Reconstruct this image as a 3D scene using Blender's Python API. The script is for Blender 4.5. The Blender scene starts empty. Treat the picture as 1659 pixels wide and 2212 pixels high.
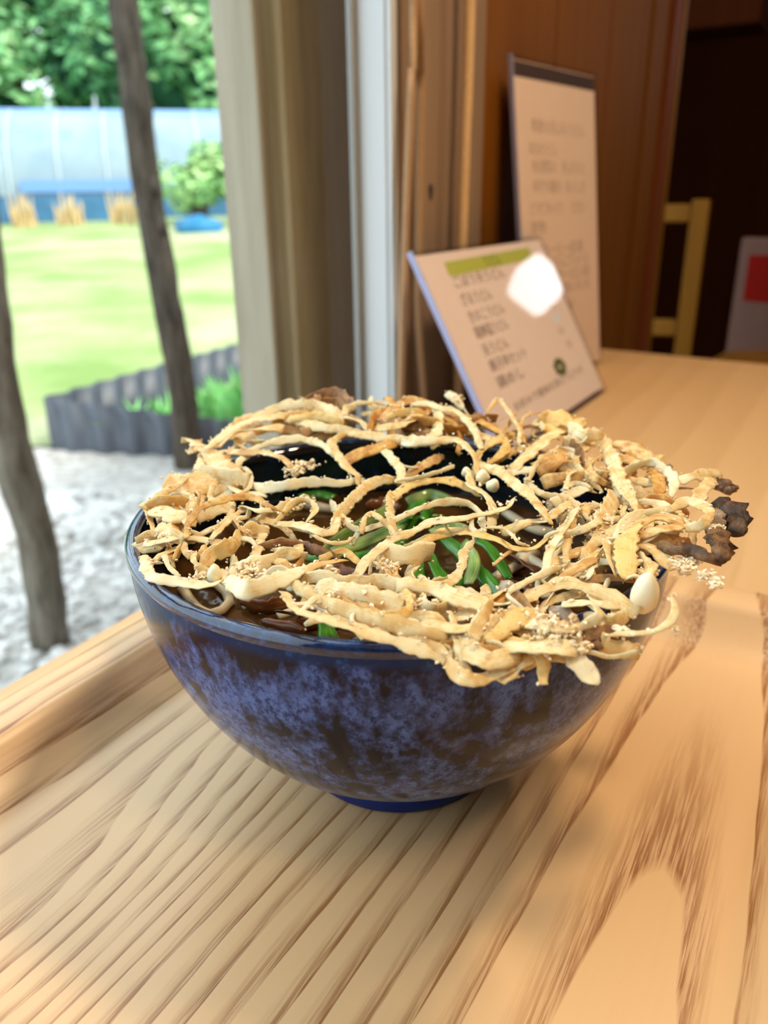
import bpy, math, random
from mathutils import Vector, Matrix, noise
random.seed(7)
scene = bpy.context.scene
COL = scene.collection

# ------------------------------------------------------------------ camera
cam_data = bpy.data.cameras.new('camera')
cam = bpy.data.objects.new('camera', cam_data); COL.objects.link(cam)
cam_data.sensor_fit = 'VERTICAL'; cam_data.sensor_height = 36.0; cam_data.sensor_width = 27.0
cam_data.lens = 1702.0 / 2212.0 * 36.0
PITCH, ROLL = 0.3775, -0.0155
_f = Vector((0, math.cos(PITCH), -math.sin(PITCH))); _u = Vector((0, math.sin(PITCH), math.cos(PITCH))); _r = Vector((1, 0, 0))
_r2 = math.cos(ROLL)*_r + math.sin(ROLL)*_u; _u2 = -math.sin(ROLL)*_r + math.cos(ROLL)*_u
_m = Matrix((_r2, _u2, -_f)).transposed().to_4x4(); _m.translation = Vector((-.0047, -.2485, .1952))
cam.matrix_world = _m
cam_data.clip_start = .005; cam_data.clip_end = 300
cam_data.dof.use_dof = True; cam_data.dof.focus_distance = .225; cam_data.dof.aperture_fstop = 11.0
scene.camera = cam

# ------------------------------------------------------------------ sky, sun, room lamps, exposure
world = bpy.data.worlds.new('sky'); scene.world = world; world.use_nodes = True
bg = world.node_tree.nodes['Background']; bg.inputs[0].default_value = (.80, .93, 1.0, 1); bg.inputs[1].default_value = 3.0
sun_d = bpy.data.lights.new('sun', 'SUN'); sun_d.energy = 4.0; sun_d.angle = math.radians(8); sun_d.color = (1, .96, .86)
sun = bpy.data.objects.new('sun', sun_d); COL.objects.link(sun)
sun.rotation_euler = Vector((-.62, .45, -1.0)).to_track_quat('-Z', 'Y').to_euler()
def area(name, loc, target, size, power, color):
    d = bpy.data.lights.new(name, 'AREA'); d.shape = 'DISK'; d.size = size; d.energy = power; d.color = color
    o = bpy.data.objects.new(name, d); COL.objects.link(o); o.location = loc
    o.rotation_euler = (Vector(target) - Vector(loc)).to_track_quat('-Z', 'Y').to_euler(); return o
area('table_downlight', (.50, .13, 1.15), (.02, .05, 0), .16, 9.5, (1, .74, .46))
area('aisle_downlight', (.62, -.75, 1.62), (.05, .1, 0), .22, 5.0, (1, .76, .50))
area('far_downlight', (1.30, 1.05, 1.60), (.4, .75, 0), .20, 9.0, (1, .79, .58))
scene.cycles.max_bounces = 7; scene.cycles.diffuse_bounces = 4; scene.cycles.transparent_max_bounces = 8; scene.cycles.caustics_reflective = False; scene.cycles.caustics_refractive = False
vs = scene.view_settings
vs.view_transform = 'Standard'; vs.look = 'None'; vs.exposure = 0.0; vs.gamma = 1.0; vs.use_curve_mapping = False

# ------------------------------------------------------------------ helpers
C30, S30 = math.cos(math.radians(30)), math.sin(math.radians(30))
RZ = math.radians(-30)                       # the room's walls, the table and the tray run 30 degrees off the view
def wl(w, l, z=0.0): return Vector((w*C30 + l*S30, -w*S30 + l*C30, z))
def tag(o, label=None, cat=None, group=None, kind=None):
    if label: o['label'] = label
    if cat: o['category'] = cat
    if group: o['group'] = group
    if kind: o['kind'] = kind
    return o
def link(o, parent=None):
    COL.objects.link(o)
    if parent is not None: o.parent = parent
    return o
def empty(name, loc=(0, 0, 0), rz=0.0, parent=None):
    o = bpy.data.objects.new(name, None); o.empty_display_size = .02; link(o, parent); o.location = loc; o.rotation_euler = (0, 0, rz); return o
def mesh_obj(name, V, F, mat, parent=None, smooth=False, loc=None, rz=None, uvs=None):
    me = bpy.data.meshes.new(name); me.from_pydata([tuple(v) for v in V], [], F); me.update()
    if smooth: me.polygons.foreach_set('use_smooth', [True]*len(me.polygons))
    if uvs is not None:
        lay = me.uv_layers.new(name='UVMap'); flat = []
        for p in me.polygons:
            for vi in p.vertices: flat.extend(uvs[vi])
        lay.data.foreach_set('uv', flat)
    if mat is not None: me.materials.append(mat)
    o = bpy.data.objects.new(name, me); link(o, parent)
    if loc is not None: o.location = loc
    if rz is not None: o.rotation_euler = (0, 0, rz)
    return o
class MB:
    def __init__(s): s.V = []; s.F = []
    def add(s, V, F):
        k = len(s.V); s.V += [Vector(v) for v in V]; s.F += [tuple(i+k for i in f) for f in F]; return s
    def box(s, x0, x1, y0, y1, z0, z1, b=0.0):
        if b <= 0:
            return s.add([(x0,y0,z0),(x1,y0,z0),(x1,y1,z0),(x0,y1,z0),(x0,y0,z1),(x1,y0,z1),(x1,y1,z1),(x0,y1,z1)],
                         [(0,3,2,1),(4,5,6,7),(0,1,5,4),(1,2,6,5),(2,3,7,6),(3,0,4,7)])
        rings = []
        for z, ins in ((z0, b), (z0+b, 0), (z1-b, 0), (z1, b)):
            a0, a1, c0, c1 = x0+ins, x1-ins, y0+ins, y1-ins; bb = b*.6
            rings.append([(a0+bb,c0,z),(a1-bb,c0,z),(a1,c0+bb,z),(a1,c1-bb,z),(a1-bb,c1,z),(a0+bb,c1,z),(a0,c1-bb,z),(a0,c0+bb,z)])
        V = [p for r in rings for p in r]; F = [tuple(range(7, -1, -1)), tuple(range(24, 32))]
        for k in range(3):
            for i in range(8): j = (i+1) % 8; F.append((k*8+i, k*8+j, k*8+8+j, k*8+8+i))
        return s.add(V, F)
    def tube(s, pts, rad, n=10, jit=0.0):
        pts = [Vector(p) for p in pts]; R = rad if isinstance(rad, (list, tuple)) else [rad]*len(pts); V = []; F = []
        for i, p in enumerate(pts):
            t = (pts[min(i+1, len(pts)-1)] - pts[max(i-1, 0)]).normalized()
            a = t.cross(Vector((0, 0, 1)) if abs(t.z) < .9 else Vector((1, 0, 0))).normalized(); b = t.cross(a)
            for k in range(n):
                an = 2*math.pi*k/n; q = R[i]*(1 + jit*noise.noise(Vector((p.x*9+math.cos(an), p.y*9+math.sin(an), p.z*9))))
                V.append(p + (a*math.cos(an) + b*math.sin(an))*q)
        for i in range(len(pts)-1):
            for k in range(n): j = (k+1) % n; F.append((i*n+k, i*n+j, i*n+n+j, i*n+n+k))
        F.append(tuple(range(n-1, -1, -1))); m = (len(pts)-1)*n; F.append(tuple(range(m, m+n)))
        return s.add(V, F)
    def lathe(s, prof, n=64):
        V = []; F = []
        for r_, z in prof:
            for k in range(n): a = 2*math.pi*k/n; V.append((r_*math.cos(a), r_*math.sin(a), z))
        for i in range(len(prof)-1):
            for k in range(n): j = (k+1) % n; F.append((i*n+k, i*n+j, i*n+n+j, i*n+n+k))
        return s.add(V, F)
    def build(s, name, mat, parent=None, smooth=False, **kw): return mesh_obj(name, s.V, s.F, mat, parent, smooth, **kw)
def catmull(P, step):
    P = [Vector(p) for p in P]; out = []; P2 = [P[0]*2-P[1]] + P + [P[-1]*2-P[-2]]
    for i in range(1, len(P2)-2):
        a, b, c, d = P2[i-1:i+3]; n = max(2, int((c-b).length/step))
        for k in range(n):
            t = k/n; out.append(.5*((2*b) + (c-a)*t + (2*a-5*b+4*c-d)*t*t + (3*b-a-3*c+d)*t*t*t))
    out.append(P[-1]); return out

# ------------------------------------------------------------------ materials
def new_mat(name):
    m = bpy.data.materials.new(name); m.use_nodes = True; nt = m.node_tree; return m, nt, nt.nodes['Principled BSDF']
def N(nt, t, **kw):
    n = nt.nodes.new(t)
    for k, v in kw.items(): setattr(n, k, v)
    return n
def setin(n, **kw):
    for k, v in kw.items(): n.inputs[k.replace('_', ' ')].default_value = v
    return n
def math_n(nt, op, a, b=None, c=None):
    n = N(nt, 'ShaderNodeMath', operation=op)
    for i, v in enumerate((a, b, c)):
        if v is None: continue
        if isinstance(v, (int, float)): n.inputs[i].default_value = v
        else: nt.links.new(v, n.inputs[i])
    return n.outputs[0]
def ramp(nt, fac, stops):
    n = N(nt, 'ShaderNodeValToRGB'); e = n.color_ramp.elements
    while len(e) < len(stops): e.new(.5)
    for k, (p, c) in enumerate(stops): e[k].position = p; e[k].color = (*c, 1)
    nt.links.new(fac, n.inputs[0]); return n.outputs[0]
def mixc(nt, fac, a, b, blend='MIX'):
    n = N(nt, 'ShaderNodeMix', data_type='RGBA', blend_type=blend)
    for s_, v in ((0, fac), (6, a), (7, b)):
        if isinstance(v, (int, float)): n.inputs[s_].default_value = v
        elif isinstance(v, tuple): n.inputs[s_].default_value = (*v, 1)
        else: nt.links.new(v, n.inputs[s_])
    return n.outputs[2]
def mapped(nt, coord='Object', scale=(1, 1, 1), loc=(0, 0, 0), rot=(0, 0, 0)):
    tc = N(nt, 'ShaderNodeTexCoord'); mp = N(nt, 'ShaderNodeMapping'); nt.links.new(tc.outputs[coord], mp.inputs[0])
    mp.inputs['Scale'].default_value = scale; mp.inputs['Location'].default_value = loc; mp.inputs['Rotation'].default_value = rot; return mp.outputs[0]
def noise_n(nt, vec, scale, detail=3, rough=.5, dist=0.0):
    n = N(nt, 'ShaderNodeTexNoise'); nt.links.new(vec, n.inputs['Vector']); setin(n, Scale=scale, Detail=detail, Roughness=rough, Distortion=dist); return n.outputs[0]
def bump(nt, bsdf, h, strength, dist):
    b = N(nt, 'ShaderNodeBump'); b.inputs['Strength'].default_value = strength; b.inputs['Distance'].default_value = dist
    nt.links.new(h, b.inputs['Height']); nt.links.new(b.outputs[0], bsdf.inputs['Normal'])
def plain(name, col, rough=.5, spec=.5, var=0.0, vs_=20.0, metal=0.0, bumpd=0.0):
    m, nt, b = new_mat(name); setin(b, Roughness=rough, Metallic=metal); b.inputs['Specular IOR Level'].default_value = spec
    if var > 0:
        f = noise_n(nt, mapped(nt), vs_, 4, .6)
        c = ramp(nt, f, [(.3, tuple(v*(1-var) for v in col)), (.7, tuple(min(1, v*(1+var)) for v in col))]); nt.links.new(c, b.inputs['Base Color'])
        if bumpd: bump(nt, b, f, .5, bumpd)
    else: b.inputs['Base Color'].default_value = (*col, 1)
    return m
def wood(name, light, dark, axis='Z', fine=60.0, rings=9.0, rough=.55, contrast=.6, spec=.35):
    m, nt, b = new_mat(name); sc = {'X': (.06, 1, 1), 'Y': (1, .06, 1), 'Z': (1, 1, .06)}[axis]
    v = mapped(nt, scale=sc); f = noise_n(nt, v, fine, 5, .65); g = noise_n(nt, v, rings, 3, .5, 1.2)
    f2 = math_n(nt, 'ADD', math_n(nt, 'MULTIPLY', f, .5), math_n(nt, 'MULTIPLY', g, .5))
    k = .22*contrast; c = ramp(nt, f2, [(.5-k, dark), (.5+k, light)]); nt.links.new(c, b.inputs['Base Color'])
    setin(b, Roughness=rough); b.inputs['Specular IOR Level'].default_value = spec; bump(nt, b, f, .25, .0006); return m
def clear(name, tint=(1, 1, 1), ior=1.45, rough=.0, refl=1.0):
    # thin clear sheet: lets light straight through and mirrors a little of the surroundings
    m = bpy.data.materials.new(name); m.use_nodes = True; nt = m.node_tree; nt.nodes.clear()
    out = N(nt, 'ShaderNodeOutputMaterial'); mx = N(nt, 'ShaderNodeMixShader'); tr = N(nt, 'ShaderNodeBsdfTransparent'); gl = N(nt, 'ShaderNodeBsdfGlossy'); fr = N(nt, 'ShaderNodeFresnel')
    tr.inputs[0].default_value = (*tint, 1); gl.inputs['Roughness'].default_value = rough; fr.inputs[0].default_value = ior
    geo = N(nt, 'ShaderNodeNewGeometry'); front = math_n(nt, 'SUBTRACT', 1.0, geo.outputs['Backfacing'])
    nt.links.new(math_n(nt, 'MULTIPLY', math_n(nt, 'MULTIPLY', fr.outputs[0], refl), front), mx.inputs[0]); nt.links.new(tr.outputs[0], mx.inputs[1]); nt.links.new(gl.outputs[0], mx.inputs[2]); nt.links.new(mx.outputs[0], out.inputs[0]); return m
def emit(name, col, s):
    m = bpy.data.materials.new(name); m.use_nodes = True; nt = m.node_tree; nt.nodes.clear()
    out = N(nt, 'ShaderNodeOutputMaterial'); e = N(nt, 'ShaderNodeEmission'); e.inputs[0].default_value = (*col, 1); e.inputs[1].default_value = s; nt.links.new(e.outputs[0], out.inputs[0]); return m

def ash_wood(name, light, mid, dark, wc, a, b_, freq, line=.26, rough=.33, strength=1.0, eye=None):
    # plain-sawn ash: growth rings cut by a slightly tilted plane, with open pores along the dark earlywood
    m, nt, bs = new_mat(name)
    sep = N(nt, 'ShaderNodeSeparateXYZ'); nt.links.new(mapped(nt), sep.inputs[0]); X, Y = sep.outputs[0], sep.outputs[1]
    warp = math_n(nt, 'MULTIPLY', math_n(nt, 'SUBTRACT', noise_n(nt, mapped(nt, scale=(1, .16, 1)), 22, 3, .55), .5), .020)
    warp2 = math_n(nt, 'MULTIPLY', math_n(nt, 'SUBTRACT', noise_n(nt, mapped(nt, scale=(1, .09, 1)), 160, 2, .5), .5), .0030)
    dx = math_n(nt, 'ADD', math_n(nt, 'ADD', math_n(nt, 'SUBTRACT', X, wc), warp), warp2)
    dy = math_n(nt, 'ADD', math_n(nt, 'MULTIPLY', Y, b_), a)
    R = math_n(nt, 'SQRT', math_n(nt, 'ADD', math_n(nt, 'MULTIPLY', dx, dx), math_n(nt, 'MULTIPLY', dy, dy)))
    if eye:                                   # a second, closed cathedral figure in the board
        ex = math_n(nt, 'DIVIDE', math_n(nt, 'SUBTRACT', X, eye[0]), eye[2]); ey = math_n(nt, 'DIVIDE', math_n(nt, 'SUBTRACT', Y, eye[1]), eye[3])
        g = math_n(nt, 'POWER', 2.718, math_n(nt, 'MULTIPLY', math_n(nt, 'ADD', math_n(nt, 'MULTIPLY', ex, ex), math_n(nt, 'MULTIPLY', ey, ey)), -1.0)); R = math_n(nt, 'ADD', R, math_n(nt, 'MULTIPLY', g, eye[4]))
    fr = math_n(nt, 'FRACT', math_n(nt, 'MULTIPLY', R, freq))
    band = ramp(nt, fr, [(0, (0, 0, 0)), (.04, (1, 1, 1)), (line, (.42, .42, .42)), (line*1.8, (0, 0, 0))])
    pores = ramp(nt, noise_n(nt, mapped(nt, scale=(1, .035, 1)), 900, 3, .6), [(.40, (.28, .28, .28)), (.58, (1, 1, 1))])
    fine = noise_n(nt, mapped(nt, scale=(1, .03, 1)), 420, 3, .6)
    tone = noise_n(nt, mapped(nt, scale=(1, .3, 1)), 11, 2, .5)
    base = mixc(nt, math_n(nt, 'MULTIPLY', tone, .8), light, mid)
    base = mixc(nt, math_n(nt, 'MULTIPLY', math_n(nt, 'SUBTRACT', fine, .42), .55), base, mid)
    amt = math_n(nt, 'MULTIPLY', math_n(nt, 'MULTIPLY', band, pores), .85*strength)
    colr = mixc(nt, amt, base, dark); nt.links.new(colr, bs.inputs['Base Color'])
    setin(bs, Roughness=rough); bs.inputs['Specular IOR Level'].default_value = .45
    bump(nt, bs, math_n(nt, 'SUBTRACT', 1.0, amt), .35, .0003); return m

M = {}
M['tray'] = ash_wood('tray_ash', (.79, .535, .295), (.69, .415, .195), (.29, .110, .030), .100, .0293, .05, 105, .30, .33, 1.12, (-.052, -.12, .024, .075, .020))
M['table'] = ash_wood('table_ash', (.70, .46, .235), (.62, .38, .175), (.44, .24, .09), .9, .02, .06, 26, .5, .38, .35)
M['out_wood'] = wood('weathered_timber', (.82, .74, .54), (.52, .42, .22), 'Z', 70, 10, .8, .8, .2)
M['out_wood2'] = wood('weathered_grey_timber', (.50, .46, .37), (.30, .26, .18), 'Z', 70, 10, .8, .8, .2)
M['post_wood'] = wood('post_timber', (.31, .215, .15), (.205, .135, .09), 'Z', 55, 9, .75, .8, .15)
M['panel_wood'] = wood('cedar_board', (.21, .074, .005), (.14, .044, .002), 'Z', 40, 7, .6, .9, .2)
M['panel_edge'] = wood('cedar_edge', (.22, .055, .012), (.15, .035, .008), 'Z', 40, 7, .55, .9, .3)
M['dark_wood'] = wood('dark_stained_wood', (.060, .014, .003), (.035, .007, .0015), 'Z', 40, 7, .9, .9, .05)
M['chair_wood'] = wood('beech', (.26, .112, .009), (.20, .082, .006), 'Z', 60, 9, .5, .8, .3)
M['alu'] = plain('painted_aluminium', (.62, .66, .70), .35, .5)
M['alu_dark'] = plain('grey_seal', (.28, .29, .29), .5, .4)
M['plaster'] = plain('plaster', (.36, .27, .17), .9, .1, .08, 6)
M['floor'] = wood('floor_boards', (.20, .10, .04), (.13, .06, .02), 'Y', 40, 7, .5, .8, .3)
M['glass'] = clear('window_glass', (.97, .99, .98), 1.35, 0.0, .7)
M['acrylic'] = clear('acrylic', (.97, .97, .99), 1.47, .03, 1.0)
M['acrylic_edge'] = plain('acrylic_edge', (.34, .36, .60), .2, .6)
M['paper'] = plain('cream_paper', (.95, .80, .70), .7, .2, .015, 60)
M['paper2'] = plain('tan_paper', (.92, .71, .55), .7, .2, .015, 60)
M['ink'] = plain('ink', (.22, .16, .13), .8, .1)
M['ink_soft'] = plain('soft_ink', (.55, .41, .31), .8, .1)
M['ink_green'] = plain('leaf_green_ink', (.52, .58, .10), .7, .2)
M['ink_olive'] = plain('olive_ink', (.14, .17, .06), .8, .1)
M['band_brown'] = plain('brown_band', (.07, .045, .04), .5, .3)
M['cord_tan'] = plain('tan_cord', (.40, .25, .14), .8, .1, .12, 400)
M['cord_pale'] = plain('pale_cord', (.68, .46, .25), .8, .1, .12, 400)

def glaze():
    m, nt, b = new_mat('blue_speckled_glaze')
    v = mapped(nt, scale=(1, 1, .75)); sep = N(nt, 'ShaderNodeSeparateXYZ'); nt.links.new(mapped(nt), sep.inputs[0]); Z = sep.outputs[2]
    big = noise_n(nt, mapped(nt, scale=(1, 1, .8)), 48, 4, .6, .4); spk = noise_n(nt, v, 430, 4, .78); mott = noise_n(nt, v, 150, 3, .6)
    runs = noise_n(nt, mapped(nt, scale=(1, 1, .10)), 150, 2, .5)
    mask = math_n(nt, 'ADD', math_n(nt, 'MULTIPLY', big, .9), math_n(nt, 'ADD', math_n(nt, 'MULTIPLY', mott, .55), math_n(nt, 'MULTIPLY', runs, .35)))
    lowz = N(nt, 'ShaderNodeMapRange'); nt.links.new(Z, lowz.inputs[0]); setin(lowz, From_Min=.094, From_Max=.076, To_Min=-.22, To_Max=0.0)
    mask = math_n(nt, 'ADD', mask, lowz.outputs[0])
    s = math_n(nt, 'MULTIPLY', ramp(nt, spk, [(.40, (.10, .10, .10)), (.58, (1, 1, 1))]), ramp(nt, mask, [(.77, (0, 0, 0)), (.95, (1, 1, 1))]))
    dark = mixc(nt, ramp(nt, runs, [(.35, (0, 0, 0)), (.65, (1, 1, 1))]), (.004, .005, .012), (.012, .006, .012))
    dark = mixc(nt, ramp(nt, mask, [(.75, (0, 0, 0)), (1.0, (1, 1, 1))]), dark, (.006, .016, .085))
    body = mixc(nt, s, dark, (.085, .150, .42))
    rim = N(nt, 'ShaderNodeMapRange'); nt.links.new(Z, rim.inputs[0]); setin(rim, From_Min=.0900, From_Max=.0925, To_Min=0.0, To_Max=1.0)
    rimc = mixc(nt, ramp(nt, noise_n(nt, mapped(nt), 260, 3, .6), [(.55, (0, 0, 0)), (.8, (1, 1, 1))]), (.003, .020, .085), (.025, .10, .30))
    foot = N(nt, 'ShaderNodeMapRange'); nt.links.new(Z, foot.inputs[0]); setin(foot, From_Min=.009, From_Max=.007, To_Min=0.0, To_Max=1.0)
    c = mixc(nt, rim.outputs[0], body, rimc); c = mixc(nt, foot.outputs[0], c, (.012, .028, .16)); nt.links.new(c, b.inputs['Base Color'])
    setin(b, Roughness=.18); b.inputs['Specular IOR Level'].default_value = .16; b.inputs['Coat Weight'].default_value = .10; b.inputs['Coat Roughness'].default_value = .04
    bump(nt, b, mott, .06, .0006); return m
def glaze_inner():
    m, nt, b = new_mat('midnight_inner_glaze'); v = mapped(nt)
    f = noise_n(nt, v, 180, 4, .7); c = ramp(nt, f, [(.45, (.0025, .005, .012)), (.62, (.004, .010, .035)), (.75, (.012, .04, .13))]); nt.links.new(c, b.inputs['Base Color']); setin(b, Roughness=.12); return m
def glaze_rim():
    m, nt, b = new_mat('deep_blue_rim_glaze'); f = noise_n(nt, mapped(nt), 240, 4, .65)
    c = ramp(nt, f, [(.42, (.002, .010, .045)), (.58, (.004, .028, .12)), (.74, (.03, .12, .34))]); nt.links.new(c, b.inputs['Base Color']); setin(b, Roughness=.07); b.inputs['Coat Weight'].default_value = .5; bump(nt, b, f, .12, .0005); return m
M['glaze_rim'] = glaze_rim(); M['glaze'] = glaze(); M['glaze_in'] = glaze_inner()

def fried(name, c0, c1, c2, sss=.15):
    m, nt, b = new_mat(name)
    oi = N(nt, 'ShaderNodeObjectInfo'); uv = N(nt, 'ShaderNodeTexCoord'); mp = N(nt, 'ShaderNodeMapping'); nt.links.new(uv.outputs['UV'], mp.inputs[0]); mp.inputs['Scale'].default_value = (7, 55, 1)
    rnd = N(nt, 'ShaderNodeCombineXYZ'); nt.links.new(math_n(nt, 'MULTIPLY', oi.outputs['Random'], 17.0), rnd.inputs[2]); nt.links.new(rnd.outputs[0], mp.inputs['Location'])
    fib = noise_n(nt, mp.outputs[0], 1.6, 4, .65); mott = noise_n(nt, mapped(nt), 210, 4, .65); grit = noise_n(nt, mapped(nt), 900, 3, .6)
    f = math_n(nt, 'ADD', math_n(nt, 'MULTIPLY', fib, .40), math_n(nt, 'ADD', math_n(nt, 'MULTIPLY', mott, .62), math_n(nt, 'MULTIPLY', math_n(nt, 'SUBTRACT', oi.outputs['Random'], .5), .16)))
    c = ramp(nt, f, [(.41, c2), (.51, c1), (.60, c0)]); nt.links.new(c, b.inputs['Base Color'])
    setin(b, Roughness=.42); b.inputs['Specular IOR Level'].default_value = .5
    b.inputs['Subsurface Weight'].default_value = .25; b.inputs['Subsurface Radius'].default_value = (1, .6, .3); b.inputs['Subsurface Scale'].default_value = .003
    bump(nt, b, math_n(nt, 'ADD', math_n(nt, 'MULTIPLY', fib, 1.0), math_n(nt, 'MULTIPLY', grit, .6)), .5, .00045); return m
FR = {0: fried('fried_pale', (.96, .83, .55), (.92, .72, .40), (.76, .47, .17)),
      1: fried('fried_tan', (.93, .74, .43), (.85, .58, .25), (.60, .31, .09)),
      2: fried('fried_golden', (.90, .63, .25), (.78, .45, .12), (.52, .23, .04)),
      3: fried('fried_brown', (.46, .25, .08), (.30, .135, .035), (.14, .055, .015)),
      4: fried('fried_dark', (.24, .12, .04), (.075, .028, .008), (.020, .008, .003)),
      5: fried('fried_grey', (.55, .44, .32), (.34, .25, .17), (.18, .12, .07))}
M['crumb'] = plain('batter_crumb', (.90, .74, .50), .5, .4, .12, 500)
M['lobe'] = plain('white_lobe', (.90, .80, .55), .42, .4, .03, 200)

# ================================================================== SETTING
def structure(o, label=None):
    o['kind'] = 'structure'
    if label: o['label'] = label
    return o
WALL = -.222
ZF, ZC = -.73, 1.72
structure(MB().box(-.26, 3.4, -2.4, 3.8, ZF-.08, ZF).build('floor', M['floor'], rz=RZ), 'brown boarded floor of the room under the table')
structure(MB().box(-.75, 3.4, 1.46, 3.8, ZF-.08, ZF-.001).build('floor', M['floor'], rz=RZ), 'brown boarded floor of the dark alcove beyond the table')
structure(MB().box(-.27, 3.5, -2.5, 3.9, ZC, ZC+.12).build('ceiling', M['plaster'], rz=RZ), 'plain tan ceiling above the table')
structure(MB().box(-.85, -.27, 1.42, 3.9, ZC, ZC+.12).build('ceiling', M['plaster'], rz=RZ), 'plain ceiling above the dark alcove')
structure(MB().box(3.3, 3.4, -2.4, 3.8, ZF, ZC).build('wall_right', M['plaster'], rz=RZ), 'plain tan wall behind the photographer to the right')
structure(MB().box(-.26, 3.3, -2.5, -2.4, ZF, ZC).build('wall_back', M['plaster'], rz=RZ), 'plain tan wall behind the photographer')
structure(MB().box(-.75, 3.3, 3.8, 3.9, ZF, ZC).build('wall_far', M['dark_wood'], rz=RZ), 'dark brown wall at the far end of the alcove')
structure(MB().box(-.85, -.75, 1.46, 3.8, ZF, ZC).build('wall_alcove', M['dark_wood'], rz=RZ), 'dark brown side wall of the alcove')
# boarded wall beyond the post: one board after another, the last with its reddish end grain
wl_ = structure(MB().box(WALL-.12, WALL-.022, .585, 1.44, ZF, ZC).build('wall_left', M['panel_edge'], rz=RZ), 'orange brown boarded wall beyond the wooden post')
edges = [.586, .70, .815, .93, 1.045, 1.16, 1.275]
for k in range(6):
    MB().box(WALL-.021, WALL-.008-.001*(k % 2), edges[k]+.0012, edges[k+1]-.0012, ZF, ZC, .001).build('board', M['panel_wood'], wl_)
MB().box(WALL-.021, WALL-.004, 1.277, 1.385, ZF, ZC, .002).build('end_board', M['panel_wood'], wl_)
MB().box(WALL-.12, WALL+.006, 1.387, 1.435, ZF, ZC, .002).build('end_post', M['panel_edge'], wl_)
MB().box(WALL-.12, WALL+.010, 1.4355, 1.458, ZF, ZC, .002).build('edge_strip', M['chair_wood'], wl_)

# interior post and its back strip
structure(MB().box(WALL-.03, WALL, .437, .584, ZF, ZC, .002).build('trim_1', M['post_wood'], rz=RZ), 'rough brown wooden post between window and boarded wall')
structure(MB().box(WALL-.028, WALL-.004, .4042, .436, ZF, ZC, .001).build('trim_2', M['post_wood'], rz=RZ), 'narrow brown strip beside the window frame behind the cords')
knot = mesh_obj('knot', [(.0001, .468+.0045*math.cos(a)*(1+.2*math.sin(3*a)), .2008+.0075*math.sin(a)) for a in [i*math.pi/7 for i in range(14)]] +
                [(-.003, .468+.0045*math.cos(a), .2008+.0075*math.sin(a)) for a in [i*math.pi/7 for i in range(14)]],
                [tuple(range(14))] + [(i, i+14, (i+1) % 14+14, (i+1) % 14) for i in range(14)], plain('knot', (.035, .03, .035), .7, .2), bpy.data.objects['trim_1'])
knot.location = (WALL, 0, 0)

# window
win = structure(empty('window_1', (0, 0, 0), RZ), 'tall window with white painted frame looking onto the garden')
def wbox(n, m, *a, b=0.0): return MB().box(*a, b).build(n, M[m], win)
wbox('frame_seal', 'alu_dark', WALL-.0335, WALL-.0295, .386, .3985, ZF, ZC)
wbox('frame_stile', 'alu', WALL-.029, WALL-.0035, .3935, .4038, ZF, ZC, b=.0012)
wbox('frame_groove', 'alu_dark', WALL-.0034, WALL-.0022, .3945, .4038, ZF, ZC)
wbox('frame_lip', 'alu', WALL-.0021, WALL+.0015, .3940, .4040, ZF, ZC, b=.0005)
wbox('frame_sill', 'alu', WALL-.04, WALL, -2.4, .3855, ZF, ZF+.03, b=.003)
wbox('frame_head', 'alu', WALL-.04, WALL, -2.4, .3855, ZC-.05, ZC, b=.003)
wbox('frame_stile', 'alu', WALL-.04, WALL, -2.4, -2.36, ZF+.03, ZC-.05, b=.003)
mesh_obj('pane', [(WALL-.0315, -2.36, ZF+.03), (WALL-.0315, .3859, ZF+.03), (WALL-.0315, .3859, ZC-.05), (WALL-.0315, -2.36, ZC-.05)], [(0, 1, 2, 3)], M['glass'], win)

# weathered posts outside the glass
structure(MB().box(-.40, -.34, .414, .62, -1.0, ZC, .004).build('trim_3', M['out_wood'], rz=RZ), 'broad weathered timber post outside the window')
structure(MB().box(-.392, -.346, .386, .401, -1.0, ZC, .003).build('trim_4', M['out_wood2'], rz=RZ), 'narrow grey timber batten outside the window')

# ================================================================== OUTDOORS
GZ = -1.0
def rise(x, y): return GZ + .92*max(0.0, min(1.0, (y-4.6)/15.0))
def terrain(name, mat, x0, x1, y0, y1, nx, ny, amp, off=0.0):
    V = []; F = []
    for j in range(ny+1):
        for i in range(nx+1):
            x = x0+(x1-x0)*i/nx; y = y0+(y1-y0)*j/ny
            V.append((x, y, rise(x, y)+off+amp*noise.noise(Vector((x*1.7, y*1.7, 3)))))
    for j in range(ny):
        for i in range(nx): a = j*(nx+1)+i; F.append((a, a+1, a+nx+2, a+nx+1))
    return mesh_obj(name, V, F, mat, smooth=True)
def grass_mat():
    m, nt, b = new_mat('meadow_grass'); v = mapped(nt)
    f = noise_n(nt, v, .55, 5, .62); g = noise_n(nt, mapped(nt, scale=(.35, 1, 1)), .9, 4, .6)
    c = ramp(nt, f, [(.35, (.19, .28, .085)), (.5, (.30, .37, .15)), (.66, (.40, .40, .25))]); c = mixc(nt, ramp(nt, g, [(.52, (0, 0, 0)), (.68, (.75, .75, .75))]), c, (.44, .41, .28))
    nt.links.new(c, b.inputs['Base Color']); setin(b, Roughness=.9); b.inputs['Specular IOR Level'].default_value = .1; bump(nt, b, noise_n(nt, v, 14, 4, .7), .8, .05); return m
def gravel_mat():
    m, nt, b = new_mat('gravel'); v = mapped(nt); f = noise_n(nt, v, 16, 6, .7)
    c = ramp(nt, f, [(.32, (.24, .22, .20)), (.5, (.46, .43, .40)), (.7, (.66, .64, .62))]); nt.links.new(c, b.inputs['Base Color']); setin(b, Roughness=.95); b.inputs['Specular IOR Level'].default_value = .1
    bump(nt, b, f, 1.0, .02); return m
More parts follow.
